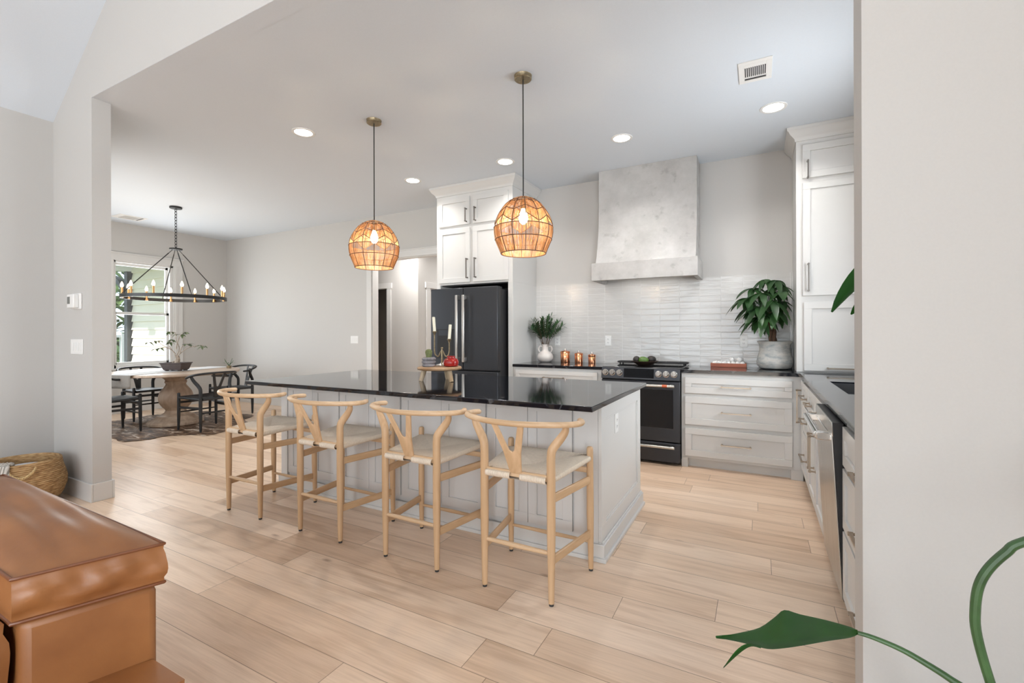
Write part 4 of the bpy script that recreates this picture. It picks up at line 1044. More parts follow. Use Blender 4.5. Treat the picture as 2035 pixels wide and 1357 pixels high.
st = wishbone('bar_stool', 'pale oak wishbone stool at the right end of the island row', 'bar stool', .597, .618, .846, M['oak'], M['oak_side'], M['oak_cross'], M['cord'], True, 'oak wishbone stools along the island')
st.location = (-1.026, 1.970, 0)
dup(st, (-1.685, 1.973, 0), 0, 'pale oak wishbone stool second from the right along the island')
dup(st, (-2.408, 1.973, 0), 0, 'pale oak wishbone stool second from the left along the island')
dup(st, (-3.170, 1.968, 0), 0, 'pale oak wishbone stool at the left end of the island row, nearest the dining table')
ch = wishbone('dining_chair', 'black wishbone chair half hidden by the pillar, near side of the round table', 'chair', .432, .445, .752, M['ebony'], M['ebony'], M['ebony'], M['blackcord'], False, 'black wishbone chairs round the dining table', .185, .235, .41)
ch.location = (-7.28, 2.60, .0085)
dup(ch, (-8.28, 3.52, .0085), -PI / 2, 'black wishbone chair under the window on the far side of the round table')
dup(ch, (-6.27, 3.515, .0085), PI / 2, 'black wishbone chair with its back to the island, on the kitchen side of the table')
dup(ch, (-7.27, 4.535, 0), PI, 'black wishbone chair pulled out by the plain dining wall, behind the table')

# ------------------------------------------------------------------ dining table and things on it
TX, TY = -7.26, 3.53
t = thing('dining_table', 'round washed-wood dining table on a turned urn pedestal', 'table', (TX, TY, 0))
b = MB(); b.lathe([(0, .705), (.70, .705), (.770, .709), (.780, .716), (.780, .738), (.774, .745), (0, .745)], (TX, TY, 0), 64); obj('tabletop', b, M['tabletop'], t)
b = MB(); b.lathe([(0, .0085), (.32, .0085), (.335, .014), (.335, .04), (.322, .055), (.27, .075), (.235, .10), (.22, .125), (.17, .14), (.135, .165), (.12, .195), (.128, .215), (.155, .24), (.185, .285), (.204, .34), (.204, .395), (.186, .455), (.15, .505), (.125, .54), (.118, .565), (.13, .58), (.132, .595), (.122, .607), (.135, .632), (.175, .665), (.19, .68), (.19, .705), (0, .705)], (TX, TY, 0), 48); obj('pedestal', b, M['tablewood'], t)
dirv = V((-.27, .963, 0)).normalized(); sd = V((.963, .27, 0)).normalized(); hw = .20; RL = .775
def rp(s, q, z): p_ = V((TX, TY, 0)) + dirv * s + sd * q; return (p_.x, p_.y, z)
qs = [hw * (2 * i / 8 - 1) for i in range(9)]
def drape(sg): return [[rp(sg * (RL + .012), q, .744 - .16 * (5 - k) / 5 - (.004 if k == 5 else 0) + .0 * q) for q in qs] for k in range(6)]
top_ = [[rp(-RL + 2 * RL * k / 24, q, .7465 + .001 * math.sin(9 * k + 20 * q)) for q in qs] for k in range(25)]
b = MB(); b.grid(top_); run = obj('table_runner', b, M['linen']); so = run.modifiers.new('thick', 'SOLIDIFY'); so.thickness = .003; so.offset = 1
tag(run, 'pale grey linen runner across the round dining table', 'table runner')
for sg in (-1, 1):
    b = MB(); b.grid(drape(sg) + [[rp(sg * RL, q, .7475) for q in qs]]); f_ = obj('fringed_end', b, M['greycloth'], run); so = f_.modifiers.new('thick', 'SOLIDIFY'); so.thickness = .003; so.offset = 0
    f_['label'] = 'grey fringed end hanging over the table edge'
# bonsai
BX, BY = -7.17, 3.49
t = thing('bonsai', 'small leafy bonsai tree in a dark rectangular tray pot on the dining table', 'plant', (BX, BY, .752))
b = MB(); ca, sa = math.cos(.49), math.sin(.49)
def rect(hx, hy, z): return [(BX + x * ca - y * sa, BY + x * sa + y * ca, 0.752 + z) for x, y in ((-hx, -hy), (hx, -hy), (hx, hy), (-hx, hy))]
lv = [(.115, .078, .012), (.125, .085, .02), (.148, .108, .100), (.156, .116, .104), (.156, .116, .114), (.142, .102, .114), (.138, .098, .095)]
vs = [p for a in lv for p in rect(*a)]; fs = [(3, 2, 1, 0)] + [(i * 4 + j, i * 4 + (j + 1) % 4, i * 4 + 4 + (j + 1) % 4, i * 4 + 4 + j) for i in range(len(lv) - 1) for j in range(4)] + [(24, 25, 26, 27)]
b.add(vs, fs)
for x, y in ((-.09, -.055), (.09, -.055), (.09, .055), (-.09, .055)):
    px, py = BX + x * ca - y * sa, BY + x * sa + y * ca; b.box(px - .02, px + .02, py - .02, py + .02, .752, .766)
obj('tray_pot', b, M['traypot'], t, .004)
b = MB(); vs = rect(.139, .099, .098) ; b.add(vs, [(0, 1, 2, 3)]); obj('soil', b, M['soil'], t)
rt = V((ca, sa, 0)); z0 = .855
def bp(u, z, dpt=0): return V((BX + .02, BY, z0)) + rt * u + V((-sa, ca, 0)) * dpt + V((0, 0, z))
b = MB(); b.tube(smoothpath([bp(0, 0), bp(.012, .05), bp(.008, .10)], 4), [.034 - .014 * k / 8 for k in range(9)], 10)
b.tube(smoothpath([bp(-.02, .03), bp(-.055, .02), bp(-.075, -.01)], 3), .007, 6)
br = [[(0, .09), (-.09, .17), (-.20, .27), (-.27, .32), (-.36, .29)], [(0, .09), (.0, .2), (.01, .32), (-.03, .42), (-.10, .44)], [(.01, .1), (.09, .17), (.20, .22), (.33, .25), (.38, .23)], [(.01, .2), (.05, .31), (.08, .40), (.16, .43)], [(-.05, .13), (-.10, .24), (-.05, .33)], [(-.12, .2), (-.2, .22), (-.26, .20)], [(.03, .13), (.09, .24), (.15, .27)]]
random.seed(8); tips = []
for q in br:
    pts = smoothpath([bp(u, z, random.uniform(-.05, .05)) for u, z in q], 4); b.tube(pts, [.006 - .004 * k / (len(pts) - 1) for k in range(len(pts))], 6); tips.append(pts)
obj('trunk', b, M['palebark'], t)
b = MB()
for pts in tips:
    for p, nl in ((pts[-1], 6), (pts[-3], 3), (pts[len(pts) * 2 // 3], 4)):
        for _ in range(nl):
            a = random.uniform(0, 2 * PI); b.leaf(p + V((random.uniform(-.01, .01), random.uniform(-.01, .01), 0)), (math.cos(a), math.sin(a), random.uniform(-.5, .25)), random.uniform(.055, .085), .03, .35, .2, 4)
obj('foliage', b, M['leaf_bonsai'], t)
t = thing('sprig_holder', 'small pot of thin twigs at the far right of the dining table', 'plant', (-7.02, 4.13, .745))
b = MB(); b.lathe([(0, 0), (.03, 0), (.034, .035), (.03, .04), (0, .034)], (-7.02, 4.13, .7455), 16); obj('pot', b, M['old_brass'], t)
b = MB()
for k in range(7):
    a = k * .9; b.tube([(-7.02, 4.13, .78), (-7.02 + .03 * math.cos(a), 4.13 + .03 * math.sin(a), .81 + .01 * (k % 3)), (-7.02 + .06 * math.cos(a), 4.13 + .06 * math.sin(a), .83 + .03 * (k % 3))], .003, 5)
    b.leaf((-7.02 + .05 * math.cos(a), 4.13 + .05 * math.sin(a), .82), (math.cos(a), math.sin(a), .4), .05, .015, .2)
obj('twigs', b, M['stem_green'], t)
# hide rug
out = [(-6.55, 2.62), (-6.95, 2.66), (-7.25, 2.60), (-7.65, 2.72), (-8.10, 2.75), (-8.30, 3.05), (-8.22, 3.35), (-8.32, 3.70), (-8.05, 3.95), (-8.0, 4.25), (-7.65, 4.38), (-7.35, 4.30), (-7.05, 4.45), (-6.80, 4.36), (-6.62, 4.12), (-6.35, 4.02), (-6.30, 3.75), (-6.10, 3.55), (-6.02, 3.28), (-6.30, 3.17), (-6.45, 2.98), (-6.42, 2.80)]
b = MB(); pp = smoothpath([(x, y, 0) for x, y in out + [out[0]]], 5)[:-1]; random.seed(3)
ring = [(p.x + random.uniform(-.015, .015), p.y + random.uniform(-.015, .015)) for p in pp]; n = len(ring); cx, cy = -7.2, 3.5
vs = [(x, y, .003) for x, y in ring] + [(cx + (x - cx) * .985, cy + (y - cy) * .985, .008) for x, y in ring] + [(cx, cy, .008)]
fs = [(i, (i + 1) % n, n + (i + 1) % n, n + i) for i in range(n)] + [(n + i, n + (i + 1) % n, 2 * n) for i in range(n)] + [tuple(range(n))[::-1]]
b.add(vs, fs); tag(obj('hide_rug', b, M['hide'], smooth=0), 'dark brindle animal-hide rug under the round dining table', 'rug')

# ------------------------------------------------------------------ chandelier
HX_, HY_ = -7.19, 3.50
t = thing('chandelier', 'black ring chandelier with candle bulbs over the dining table', 'chandelier', (HX_, HY_, ZC))
b = MB(); b.lathe([(0, -.025), (.07, -.025), (.075, -.02), (.075, 0), (0, 0)], (HX_, HY_, ZC), 24); obj('canopy', b, M['iron'], t)
b = MB(); n = 13; z0, z1 = 2.475, ZC - .025
for k in range(n):
    zc = z0 + (z1 - z0) * (k + .5) / n; h = (z1 - z0) / n * .66; a = (k % 2) * PI / 2 + .3
    b.tube([(HX_ + .014 * math.cos(q) * math.cos(a), HY_ + .014 * math.cos(q) * math.sin(a), zc + h * math.sin(q)) for q in [2 * PI * j / 12 for j in range(12)]], .0040, 6, closed=True)
obj('chain', b, M['iron'], t)
b = MB(); b.lathe([(0, -.012), (.075, -.012), (.078, -.008), (.078, .008), (0, .012)], (HX_, HY_, 2.45), 24); b.tube([(HX_, HY_, 2.46), (HX_, HY_, 2.48)], .012, 8); obj('hub', b, M['iron'], t)
RR, RZ = .60, 1.765
for k in range(4):
    a = .49 + PI / 4 + k * PI / 2 + .12; b = MB(); p0 = V((HX_ + .04 * math.cos(a), HY_ + .04 * math.sin(a), 2.435)); p1 = V((HX_ + RR * math.cos(a), HY_ + RR * math.sin(a), RZ + .02))
    b.tube([p0.lerp(p1, .08), p0.lerp(p1, .93)], .0065, 8); b.tube([p0, p0.lerp(p1, .08)], .004, 6); b.tube([p0.lerp(p1, .93), p1], .004, 6); obj('rod', b, M['iron'], t)
b = MB(); prof = [(RR - .008, RZ - .022), (RR + .008, RZ - .022), (RR + .008, RZ + .022), (RR - .008, RZ + .022), (RR - .008, RZ - .022)]; b.lathe([(r, z) for r, z in prof], (HX_, HY_, 0), 72, close=False); obj('ring', b, M['iron'], t)
for k in range(12):
    a = 2 * PI * k / 12 + .18; x, y = HX_ + (RR - .02) * math.cos(a), HY_ + (RR - .02) * math.sin(a)
    b = MB(); b.tube([(x, y, RZ - .02), (x, y, RZ + .005)], .022, 12); b.tube([(x, y, RZ - .01), (x, y, RZ + .115)], .0125, 12); s_ = obj('candle_sleeve', b, M['brass'], t)
    b = MB(); b.lathe([(0, 0), (.010, 0), (.019, .018), (.019, .03), (.011, .055), (.004, .072), (0, .075)], (x, y, RZ + .115), 12); obj('bulb', b, M['flame'], s_)
light('chandelier_lamp', 'POINT', (HX_, HY_, RZ + .2), 14, (1, .85, .66), shadow_soft_size=.5)

# ------------------------------------------------------------------ things on the island
GX, GY = -2.185, 2.905; IZT = IZ
t = thing('wooden_riser', 'small round wooden riser stool on the black island top', 'riser', (GX, GY, IZT))
b = MB(); b.lathe([(0, .086), (.15, .086), (.168, .090), (.172, .100), (.167, .109), (.154, .112), (0, .112)], (GX, GY, IZT), 40); obj('top', b, M['riser'], t)
for a in (-2.5, -.25, 1.75):
    b = MB(); x, y = GX + .115 * math.cos(a), GY + .115 * math.sin(a); x2, y2 = GX + .142 * math.cos(a), GY + .142 * math.sin(a)
    b.tube([(x2, y2, IZT), (x, y, IZT + .088)], [.017, .021], 10); obj('leg', b, M['riserleg'], t)
ZT = IZT + .112
def rel(a, dpt): return V((GX, GY, ZT)) + V((.8827, .47, 0)) * a + V((-.47, .8827, 0)) * dpt
p = rel(-.078, -.03)
t = thing('potted_cactus', 'round cactus in a grey ringed pot on the wooden riser', 'plant', p)
b = MB(); b.lathe([(0, 0), (.042, 0), (.050, .004), (.052, .014), (.045, .024), (.054, .029), (.055, .040), (.046, .050), (.054, .055), (.054, .064), (.046, .072), (.040, .073), (.036, .066), (0, .066)], p, 32); obj('pot', b, M['terracotta_grey'], t)
b = MB(); prof = [(0, 0), (.018, .002), (.021, .02), (.0255, .042), (.024, .056), (.015, .066), (0, .069)]; nn = 36
vs = []; 
for r, z in prof:
    for j in range(nn):
        k = 1 + .07 * math.cos(12 * 2 * PI * j / nn); vs.append((p.x + r * k * math.cos(2 * PI * j / nn), p.y + r * k * math.sin(2 * PI * j / nn), p.z + .066 + z))
b.add(vs, [(i * nn + j, i * nn + (j + 1) % nn, (i + 1) * nn + (j + 1) % nn, (i + 1) * nn + j) for i in range(len(prof) - 1) for j in range(nn)]); obj('cactus', b, M['cactus'], t)
p = rel(.092, -.02)
b = MB(); b.lathe([(0, 0), (.042, 0), (.054, .006), (.060, .025), (.059, .042), (.048, .058), (.032, .066), (.031, .074), (.035, .080), (.032, .081), (.027, .075), (.027, .06), (0, .055)], p, 36); tag(obj('red_vase', b, M['redglaze']), 'squat glossy red vase on the wooden riser', 'vase')
p = rel(.012, .045)
t = thing('candelabra', 'antique brass two-armed candelabra on the wooden riser', 'candle holder', p)
b = MB(); b.lathe([(0, 0), (.048, 0), (.050, .006), (.040, .012), (.018, .017), (.010, .024), (0, .024)], p, 24); obj('base', b, M['chrome'], t)
b = MB(); b.tube([p + V((0, 0, .02)), p + V((0, 0, .135))], [.009, .006], 10); b.ell(p + V((0, 0, .14)), .010, .010, .008); obj('stem', b, M['old_brass'], t)
cdir = V((.8827, .47, 0)); tops = []
for sg, zt in ((-1, .245), (1, .185)):
    tip = p + cdir * .058 * sg * 1.0
    b = MB(); pts = smoothpath([p + V((0, 0, .125)), p + cdir * .012 * sg + V((0, 0, .105)), p + cdir * .028 * sg + V((0, 0, .075)), p + cdir * .05 * sg + V((0, 0, .085)), tip + V((0, 0, .12)), tip + V((0, 0, zt))], 5)
    b.tube(pts, .0055, 8); arm = obj('arm', b, M['old_brass'], t)
    b = MB(); b.lathe([(0, 0), (.008, 0), (.010, .012), (.017, .024), (.0175, .030), (0, .030)], tip + V((0, 0, zt - .002)), 14); obj('candle_cup', b, M['old_brass'], arm); tops.append((tip, zt + .028))
for (tip, zt), lean, hgt, lab in ((tops[0], -.007, .112, 'taller ivory candle on the higher left arm of the brass candelabra'), (tops[1], .008, .112, 'lower ivory candle leaning on the right arm above the red vase')):
    b = MB(); q = p * 0 + tip + V((0, 0, zt)); b.tube([q, q + cdir * lean + V((0, 0, hgt - .004)), q + cdir * lean + V((0, 0, hgt))], [.0118, .0116, .009], 14); tag(obj('candle', b, M['ivory']), lab, 'candle', 'candles on the candelabra')

# ------------------------------------------------------------------ things on the worktops
CZ = .915
p = V((-2.255, 5.085, CZ)); t = thing('vase', 'white two-handled ceramic vase in the counter corner by the fridge panel', 'vase', p)
k_ = 1.0
b = MB(); b.lathe([(0, 0), (.052, 0), (.075, .012), (.092, .04), (.094, .07), (.082, .10), (.055, .122), (.040, .135), (.036, .15), (.038, .20), (.042, .212), (.037, .212), (.032, .20), (.030, .15), (0, .13)], p, 36); obj('body', b, M['whitevase'], t)
vd = V((.8827, .47, 0))
for sg in (-1, 1):
    b = MB(); b.tube(smoothpath([p + vd * sg * .036 + V((0, 0, .185)), p + vd * sg * .066 + V((0, 0, .186)), p + vd * sg * .080 + V((0, 0, .155)), p + vd * sg * .070 + V((0, 0, .125)), p + vd * sg * .058 + V((0, 0, .115))], 5), .0085, 8); obj('handle', b, M['whitevase'], t)
random.seed(21)
for i in range(26):
    b = MB(); a = i * 2.4 + random.uniform(-.3, .3); sp = .03 + .21 * ((i + .5) / 26) ** .6; h = random.uniform(.25, .40) - sp * .45
    base = p + V((.018 * math.cos(a), .018 * math.sin(a), .14)); tip = p + V((sp * math.cos(a) + .01, sp * .55 * math.sin(a) - .03, .19 + h)); tip.x = max(tip.x, -2.385)
    pts = smoothpath([base, base.lerp(tip, .35) + V((0, 0, .05)), base.lerp(tip, .7) + V((0, 0, .035)), tip], 4); b.tube(pts, .0018, 5, mi=1)
    for k in range(4, len(pts)):
        d = (pts[k] - pts[k - 1]).normalized(); sdv = d.cross(V((math.cos(a + 1), math.sin(a + 1), .3))).normalized()
        for sg in (-1, 1):
            b.leaf(pts[k], d * .6 + sdv * sg * .8 + V((0, 0, random.uniform(-.1, .3))), random.uniform(.055, .085), .021, .1, .2, 3)
    b.leaf(tip, (tip - pts[-2]), .07, .02, .1, .2, 3)
    tag(obj('leafy_sprig', b, [M['leaf_olive'], M['bark']]), 'dark green leafy sprig in the white two-handled vase', 'branch', 'leafy sprigs in the white vase')
def canister(x, y, r, h, lab):
    t = thing('canister', lab, 'canister', (x, y, CZ), 'copper canisters beside the range')
    b = MB(); b.lathe([(0, 0), (r * .97, 0), (r, .004), (r, h - .004), (r * .97, h), (0, h)], (x, y, CZ), 32); obj('body', b, M['copper'], t)
    b = MB(); b.lathe([(r * 1.03, h - .016), (r * 1.06, h - .014), (r * 1.06, h + .002), (r * .95, h + .008), (r * .3, h + .016), (0, h + .017)], (x, y, CZ), 32); l = obj('lid', b, M['copper'], t)
    b = MB(); b.lathe([(0, h + .015), (.006, h + .015), (.006, h + .022), (.012, h + .028), (.012, h + .036), (.006, h + .042), (0, h + .042)], (x, y, CZ), 16); obj('knob', b, M['chrome'], l)
    b = MB(); vd = V((.47, -.8827, 0)); sd = V((.8827, .47, 0))
    P_ = []
    for i in range(7):
        a = (i / 6 - .5) * .9; c_ = V((x, y, CZ + h * .72)) + (vd * math.cos(a) + sd * math.sin(a)) * (r + .0012)
        P_.append([c_ - V((0, 0, .012 * math.sqrt(max(.05, 1 - (2 * i / 6 - 1) ** 2)))), c_ + V((0, 0, .012 * math.sqrt(max(.05, 1 - (2 * i / 6 - 1) ** 2))))])
    b.grid(P_); obj('label_plate', b, M['brass'], t)
canister(-2.005, 5.10, .054, .125, 'largest of the three copper canisters, nearest the leafy vase')
canister(-1.833, 5.09, .047, .105, 'middle-sized copper canister, between the other two')
canister(-1.672, 5.08, .041, .092, 'smallest of the three copper canisters, nearest the range')
p = V((-1.045, 4.90, .922)); b = MB(); b.lathe([(0, 0), (.065, 0), (.075, .006), (.10, .022), (.135, .040), (.142, .046), (.139, .048), (.13, .044), (.09, .026), (.05, .012), (0, .010)], p, 40); tag(obj('wooden_bowl', b, M['darkbowl']), 'shallow dark wooden bowl of avocados on the cooktop', 'bowl')
def avocado(q, ang, m, lab):
    b = MB(); b.ell((0, 0, 0), .052, .036, .036, 20, 12)
    vs = []
    for x, y, z in b.v:
        f = 1 - .22 * (x / .052); X, Y = x, y * f; vs.append((q.x + X * math.cos(ang) - Y * math.sin(ang), q.y + X * math.sin(ang) + Y * math.cos(ang), q.z + z * f))
    b.v = vs; tag(obj('avocado', b, m), lab, 'avocado', 'avocados in the wooden bowl')
avocado(p + V((-.075, -.03, .061)), 1.9, M['avodark'], 'dark ripe avocado at the canister side of the wooden bowl')
avocado(p + V((.004, -.055, .058)), .35, M['avogreen'], 'bright green avocado between the two dark ones')
avocado(p + V((.070, .028, .063)), .9, M['avodark'], 'dark ripe avocado at the drawer side of the wooden bowl')
# tray of white balls
t = thing('wooden_tray', 'low red-brown wooden tray of white balls on the worktop', 'tray', (-.26, 5.14, CZ))
x0, x1, y0, y1 = -.425, -.10, 5.08, 5.20
b = MB(); b.box(x0, x1, y0, y0 + .012, CZ, CZ + .038); b.box(x0, x1, y1 - .012, y1, CZ, CZ + .038); b.box(x0, x0 + .012, y0 + .012, y1 - .012, CZ, CZ + .038); b.box(x1 - .012, x1, y0 + .012, y1 - .012, CZ, CZ + .038); b.box(x0 + .012, x1 - .012, y0 + .012, y1 - .012, CZ, CZ + .01); obj('tray', b, M['rustwood'], t, .002)
random.seed(5)
for k in range(7):
    for r_ in range(2):
        x = x0 + .036 + k * .042 + (.012 if r_ else 0); 
        if x > x1 - .03: continue
        b = MB(); b.ell((x, y0 + .036 + r_ * .046, CZ + .034 + random.uniform(0, .002)), .0235, .0235, .0235, 14, 9); tag(obj('white_ball', b, M['whiteball']), 'small white ball in the bottom layer of the wooden tray', 'ball', 'white balls lying in the tray')
for x, y, z, lab in ((-.235, 5.135, .074, 'white ball on top of the heap, left of two'), (-.165, 5.130, .076, 'white ball topmost on the heap, right of two')):
    b = MB(); b.ell((x, y, CZ + z), .024, .024, .024, 16, 10); tag(obj('white_ball', b, M['whiteball']), lab, 'ball', 'white balls on top of the heap')

# money tree
p = V((.140, 5.06, CZ)); t = thing('money_tree', 'leafy money tree in a weathered grey pot beside the pantry', 'plant', p)
b = MB(); b.lathe([(0, 0), (.10, 0), (.13, .010), (.148, .035), (.154, .066), (.147, .105), (.134, .145), (.128, .185), (.130, .225), (.144, .252), (.149, .260), (.140, .263), (.124, .238), (0, .232)], p, 44); obj('pot', b, M['stonepot'], t)
b = MB(); b.lathe([(0, .002), (.123, .0)], p + V((0, 0, .243)), 32); obj('soil', b, M['soil'], t)
b = MB()
for k in range(3):
    pts = [p + V((-.012 + .018 * math.cos(k * 2.1 + s * 5) - .02 * s, .018 * math.sin(k * 2.1 + s * 5), .24 + .30 * s)) for s in [q / 14 for q in range(15)]]
    b.tube(pts, [.020 - .006 * q / 14 for q in range(15)], 8)
tp = p + V((-.035, 0, .54))
random.seed(12); pets = []
spec = [(-.20, -.05, .24), (-.15, .03, .34), (-.07, -.09, .28), (-.04, .02, .42), (.05, -.03, .40), (.09, -.08, .28), (.12, .02, .34), (-.10, -.13, .14), (.02, -.14, .20), (.09, .03, .20), (-.15, -.06, .16), (.0, .05, .32), (-.04, -.16, .06), (-.09, -.05, .05), (.06, -.11, .10)]
for dx, dy, dz in spec:
    e = tp + V((dx, dy, dz - .10)); pts = smoothpath([tp + V((0, 0, -.02)), tp.lerp(e, .5) + V((0, 0, .06)), e], 4); b.tube(pts, .0036, 6, mi=1); pets.append((e, V((dx, dy, 0))))
obj('trunk', b, [M['bark'], M['stem_green']], t)
b = MB()
for e, d in pets:
    hd = math.atan2(d.y, d.x) if d.length > .01 else 0; n = 7
    for k in range(n):
        a = hd + (k - (n - 1) / 2) * .80; Ln = random.uniform(.14, .20) * (1.12 if abs(k - 3) < 2 else .9)
        e2 = V((min(e.x, .20), e.y, e.z)); dd = V((math.cos(a), math.sin(a), random.uniform(-.55, .05)))
        if e2.x + dd.x * Ln > .285: Ln *= .55
        if e2.y + dd.y * Ln > 5.20: Ln *= .45
        b.leaf(e2, dd, Ln, Ln * .38, random.uniform(.35, .85), .22, 7, prof=lambda t_: math.sin(PI * min(1, t_ ** .85)) ** .8)
obj('foliage', b, M['leaf_dark'], t)

# plant standing on the worktop behind the wall end
p = V((.66, 2.12, CZ)); t = thing('broad_leaf_plant', 'broad-leaf plant behind the wall end with one dark leaf reaching into view', 'plant', p)
b = MB(); b.lathe([(0, 0), (.08, 0), (.10, .02), (.11, .16), (.115, .17), (.105, .17), (0, .15)], p, 32); obj('pot', b, M['whitevase'], t)
b = MB(); tipA = V((.246, 2.10, 1.336)); bA = V((.53, 2.12, 1.585)); bB = V((.50, 2.2, 1.44)); bC = V((.80, 2.1, 1.55))
for q in (bA, bB, bC): b.tube(smoothpath([p + V((0, 0, .15)), p.lerp(q, .5) + V((.02, 0, .08)), q], 5), .006, 8)
obj('stem', b, M['stem_green'], t)
def bleaf(b, base, ctrl, tip, W, nrm):
    rows = []; n = 12; nrm = V(nrm).normalized()
    for i in range(n + 1):
        s = i / n; c = base * (1 - s) ** 2 + ctrl * 2 * s * (1 - s) + tip * s * s; dv = ((ctrl - base) * (1 - s) + (tip - ctrl) * s).normalized()
        sdv = dv.cross(nrm).normalized(); wd = W / 2 * math.sin(PI * min(1, (s * .97 + .015) ** .8)) ** .75
        rows.append([c - sdv * wd + nrm * wd * .35, c - sdv * wd * .5 + nrm * wd * .12, c, c + sdv * wd * .5 + nrm * wd * .12, c + sdv * wd + nrm * wd * .35])
    b.grid(rows)
b = MB(); bleaf(b, bA, V((.36, 2.09, 1.53)), tipA, .105, (-.5, -.55, .5)); obj('leaf', b, M['leaf_big'], t)
b = MB(); bleaf(b, bB, V((.40, 2.2, 1.42)), V((.315, 2.17, 1.328)), .08, (-.3, -.6, .6)); obj('leaf', b, M['leaf_big'], t)
b = MB(); bleaf(b, bC, V((.86, 2.0, 1.75)), V((.85, 1.9, 1.6)), .12, (-.3, -.5, .8)); obj('leaf', b, M['leaf_big'], t)

# foreground plant in front of the right-hand wall
p = V((.52, 1.22, 0)); t = thing('broad_leaf_plant', 'tall plant close to the camera with a folded leaf and arching stem before the wall', 'plant', p)
b = MB(); b.lathe([(0, 0), (.13, 0), (.15, .02), (.17, .28), (.175, .30), (.16, .30), (0, .27)], p, 36); obj('pot', b, M['stonepot'], t)
b = MB()
s1 = smoothpath([(.48, 1.22, .28), (.43, 1.21, .46), (.368, 1.2, .556), (.332, 1.2, .581), (.294, 1.2, .600), (.255, 1.2, .616), (.21, 1.2, .626), (.184, 1.2, .628)], 4); b.tube(s1, [.0085 - .0045 * k / (len(s1) - 1) for k in range(len(s1))], 10); obj('stem', b, M['stem_green'], t)
b = MB(); s2 = smoothpath([(.47, 1.24, .28), (.425, 1.21, .47), (.388, 1.2, .594), (.369, 1.2, .681), (.367, 1.2, .729), (.372, 1.2, .774), (.386, 1.2, .811), (.410, 1.2, .847), (.434, 1.2, .872), (.54, 1.2, .93), (.66, 1.19, .96)], 5); b.tube(s2, .0080, 10); obj('stem', b, M['stem_green'], t)
b = MB()
top = smoothpath([(0.183, 1.2, 0.633), (0.177, 1.238, 0.617), (0.135, 1.271, 0.602), (0.087, 1.292, 0.59), (0.055, 1.3, 0.587), (0.035, 1.292, 0.569), (0.002, 1.271, 0.545), (-0.04, 1.238, 0.539), (-0.091, 1.2, 0.534)], 3)
low = smoothpath([(0.185, 1.2, 0.626), (0.169, 1.183, 0.623), (0.128, 1.168, 0.612), (0.082, 1.158, 0.594), (0.045, 1.155, 0.578), (0.017, 1.158, 0.566), (-0.016, 1.168, 0.559), (-0.049, 1.183, 0.548), (-0.089, 1.2, 0.534)], 3)
mid = smoothpath([(0.184, 1.2, 0.628), (0.172, 1.208, 0.616), (0.131, 1.214, 0.599), (0.084, 1.218, 0.580), (0.05, 1.22, 0.568), (0.025, 1.218, 0.556), (-0.007, 1.214, 0.546), (-0.045, 1.208, 0.541), (-0.09, 1.2, 0.534)], 3)
rows = [[a, (a + m) / 2 + V((0, 0, .004)), m, (m + c) / 2 + V((0, 0, -.002)), c] for a, m, c in zip(top, mid, low)]
b.grid(rows)
cA = smoothpath([(0.004, 1.16, 0.568), (-0.023, 1.16, 0.564), (-0.046, 1.16, 0.541), (-0.072, 1.16, 0.494)], 4); cB = smoothpath([(0.004, 1.15, 0.568), (-0.015, 1.15, 0.566), (-0.036, 1.15, 0.546), (-0.071, 1.15, 0.499)], 4)
b.grid([[a, (a + m) / 2 + V((0, .004, 0)), m] for a, m in zip(cA, cB)])
obj('leaf', b, M['leaf_big'], t)
b = MB(); bleaf(b, V((.66, 1.19, .96)), V((.78, 1.15, .98)), V((.92, 1.1, .86)), .13, (0, -.5, .8)); obj('leaf', b, M['leaf_big'], t)

# ------------------------------------------------------------------ sofa
t = thing('sofa', 'tan leather sofa arm and seat corner close to the camera', 'sofa', (-1.8, -.2, 0))
def cushion(b, cor, z0, z1, dome, puff, n=16, wr=0.0, seed=1, lip=.012):
    random.seed(seed); ph = [random.uniform(0, 6) for _ in range(6)]
    c = [V((x, y, 0)) for x, y in cor]
    def uvp(u, v): return c[0].lerp(c[1], u).lerp(c[3].lerp(c[2], u), v)
    cen = uvp(.5, .5); rows = []
    for i in range(n + 1):
        row = []
        for j in range(n + 1):
            u, v = i / n, j / n; p = uvp(u, v); k = (1 - (2 * u - 1) ** 4) * (1 - (2 * v - 1) ** 4)
            z = z1 + dome * k + wr * k * (math.sin(9 * u + 4 * v + ph[0]) + .6 * math.sin(17 * u - 6 * v + ph[1]) + .5 * math.sin(26 * v + 5 * u + ph[2]))
            row.append(V((p.x, p.y, z)))
        rows.append(row)
    b.grid(rows)
    per = [(i / n, 0) for i in range(n)] + [(1, j / n) for j in range(n)] + [(1 - i / n, 1) for i in range(n)] + [(0, 1 - j / n) for j in range(n)]
    sr = []
    for k in range(9):
        s = k / 8; row = []
        for q, (u, v) in enumerate(per):
            p = uvp(u, v); o_ = (p - cen).normalized(); e = puff * math.sin(PI * s) + wr * .9 * math.sin(PI * s) * (1.2 * math.sin(q * .42 + 6.5 * s + ph[3]) + .5 * math.sin(q * 1.1 - 5 * s + ph[4]))
            e -= lip * .5 * (1 if k in (1, 7) else 0)
            row.append(V((p.x + o_.x * e, p.y + o_.y * e, z1 + (z0 - z1) * s)))
        row.append(row[0]); sr.append(row)
    b.grid(sr)
    bot = [V((uvp(u, v).x, uvp(u, v).y, z0)) for u, v in per]; b.add(bot, [tuple(range(len(bot)))])
    return [V((uvp(u, v).x, uvp(u, v).y, z1)) for u, v in per], bot
arm = [(-2.60, .40), (-1.475, .385), (-1.375, .640), (-2.60, .66)]
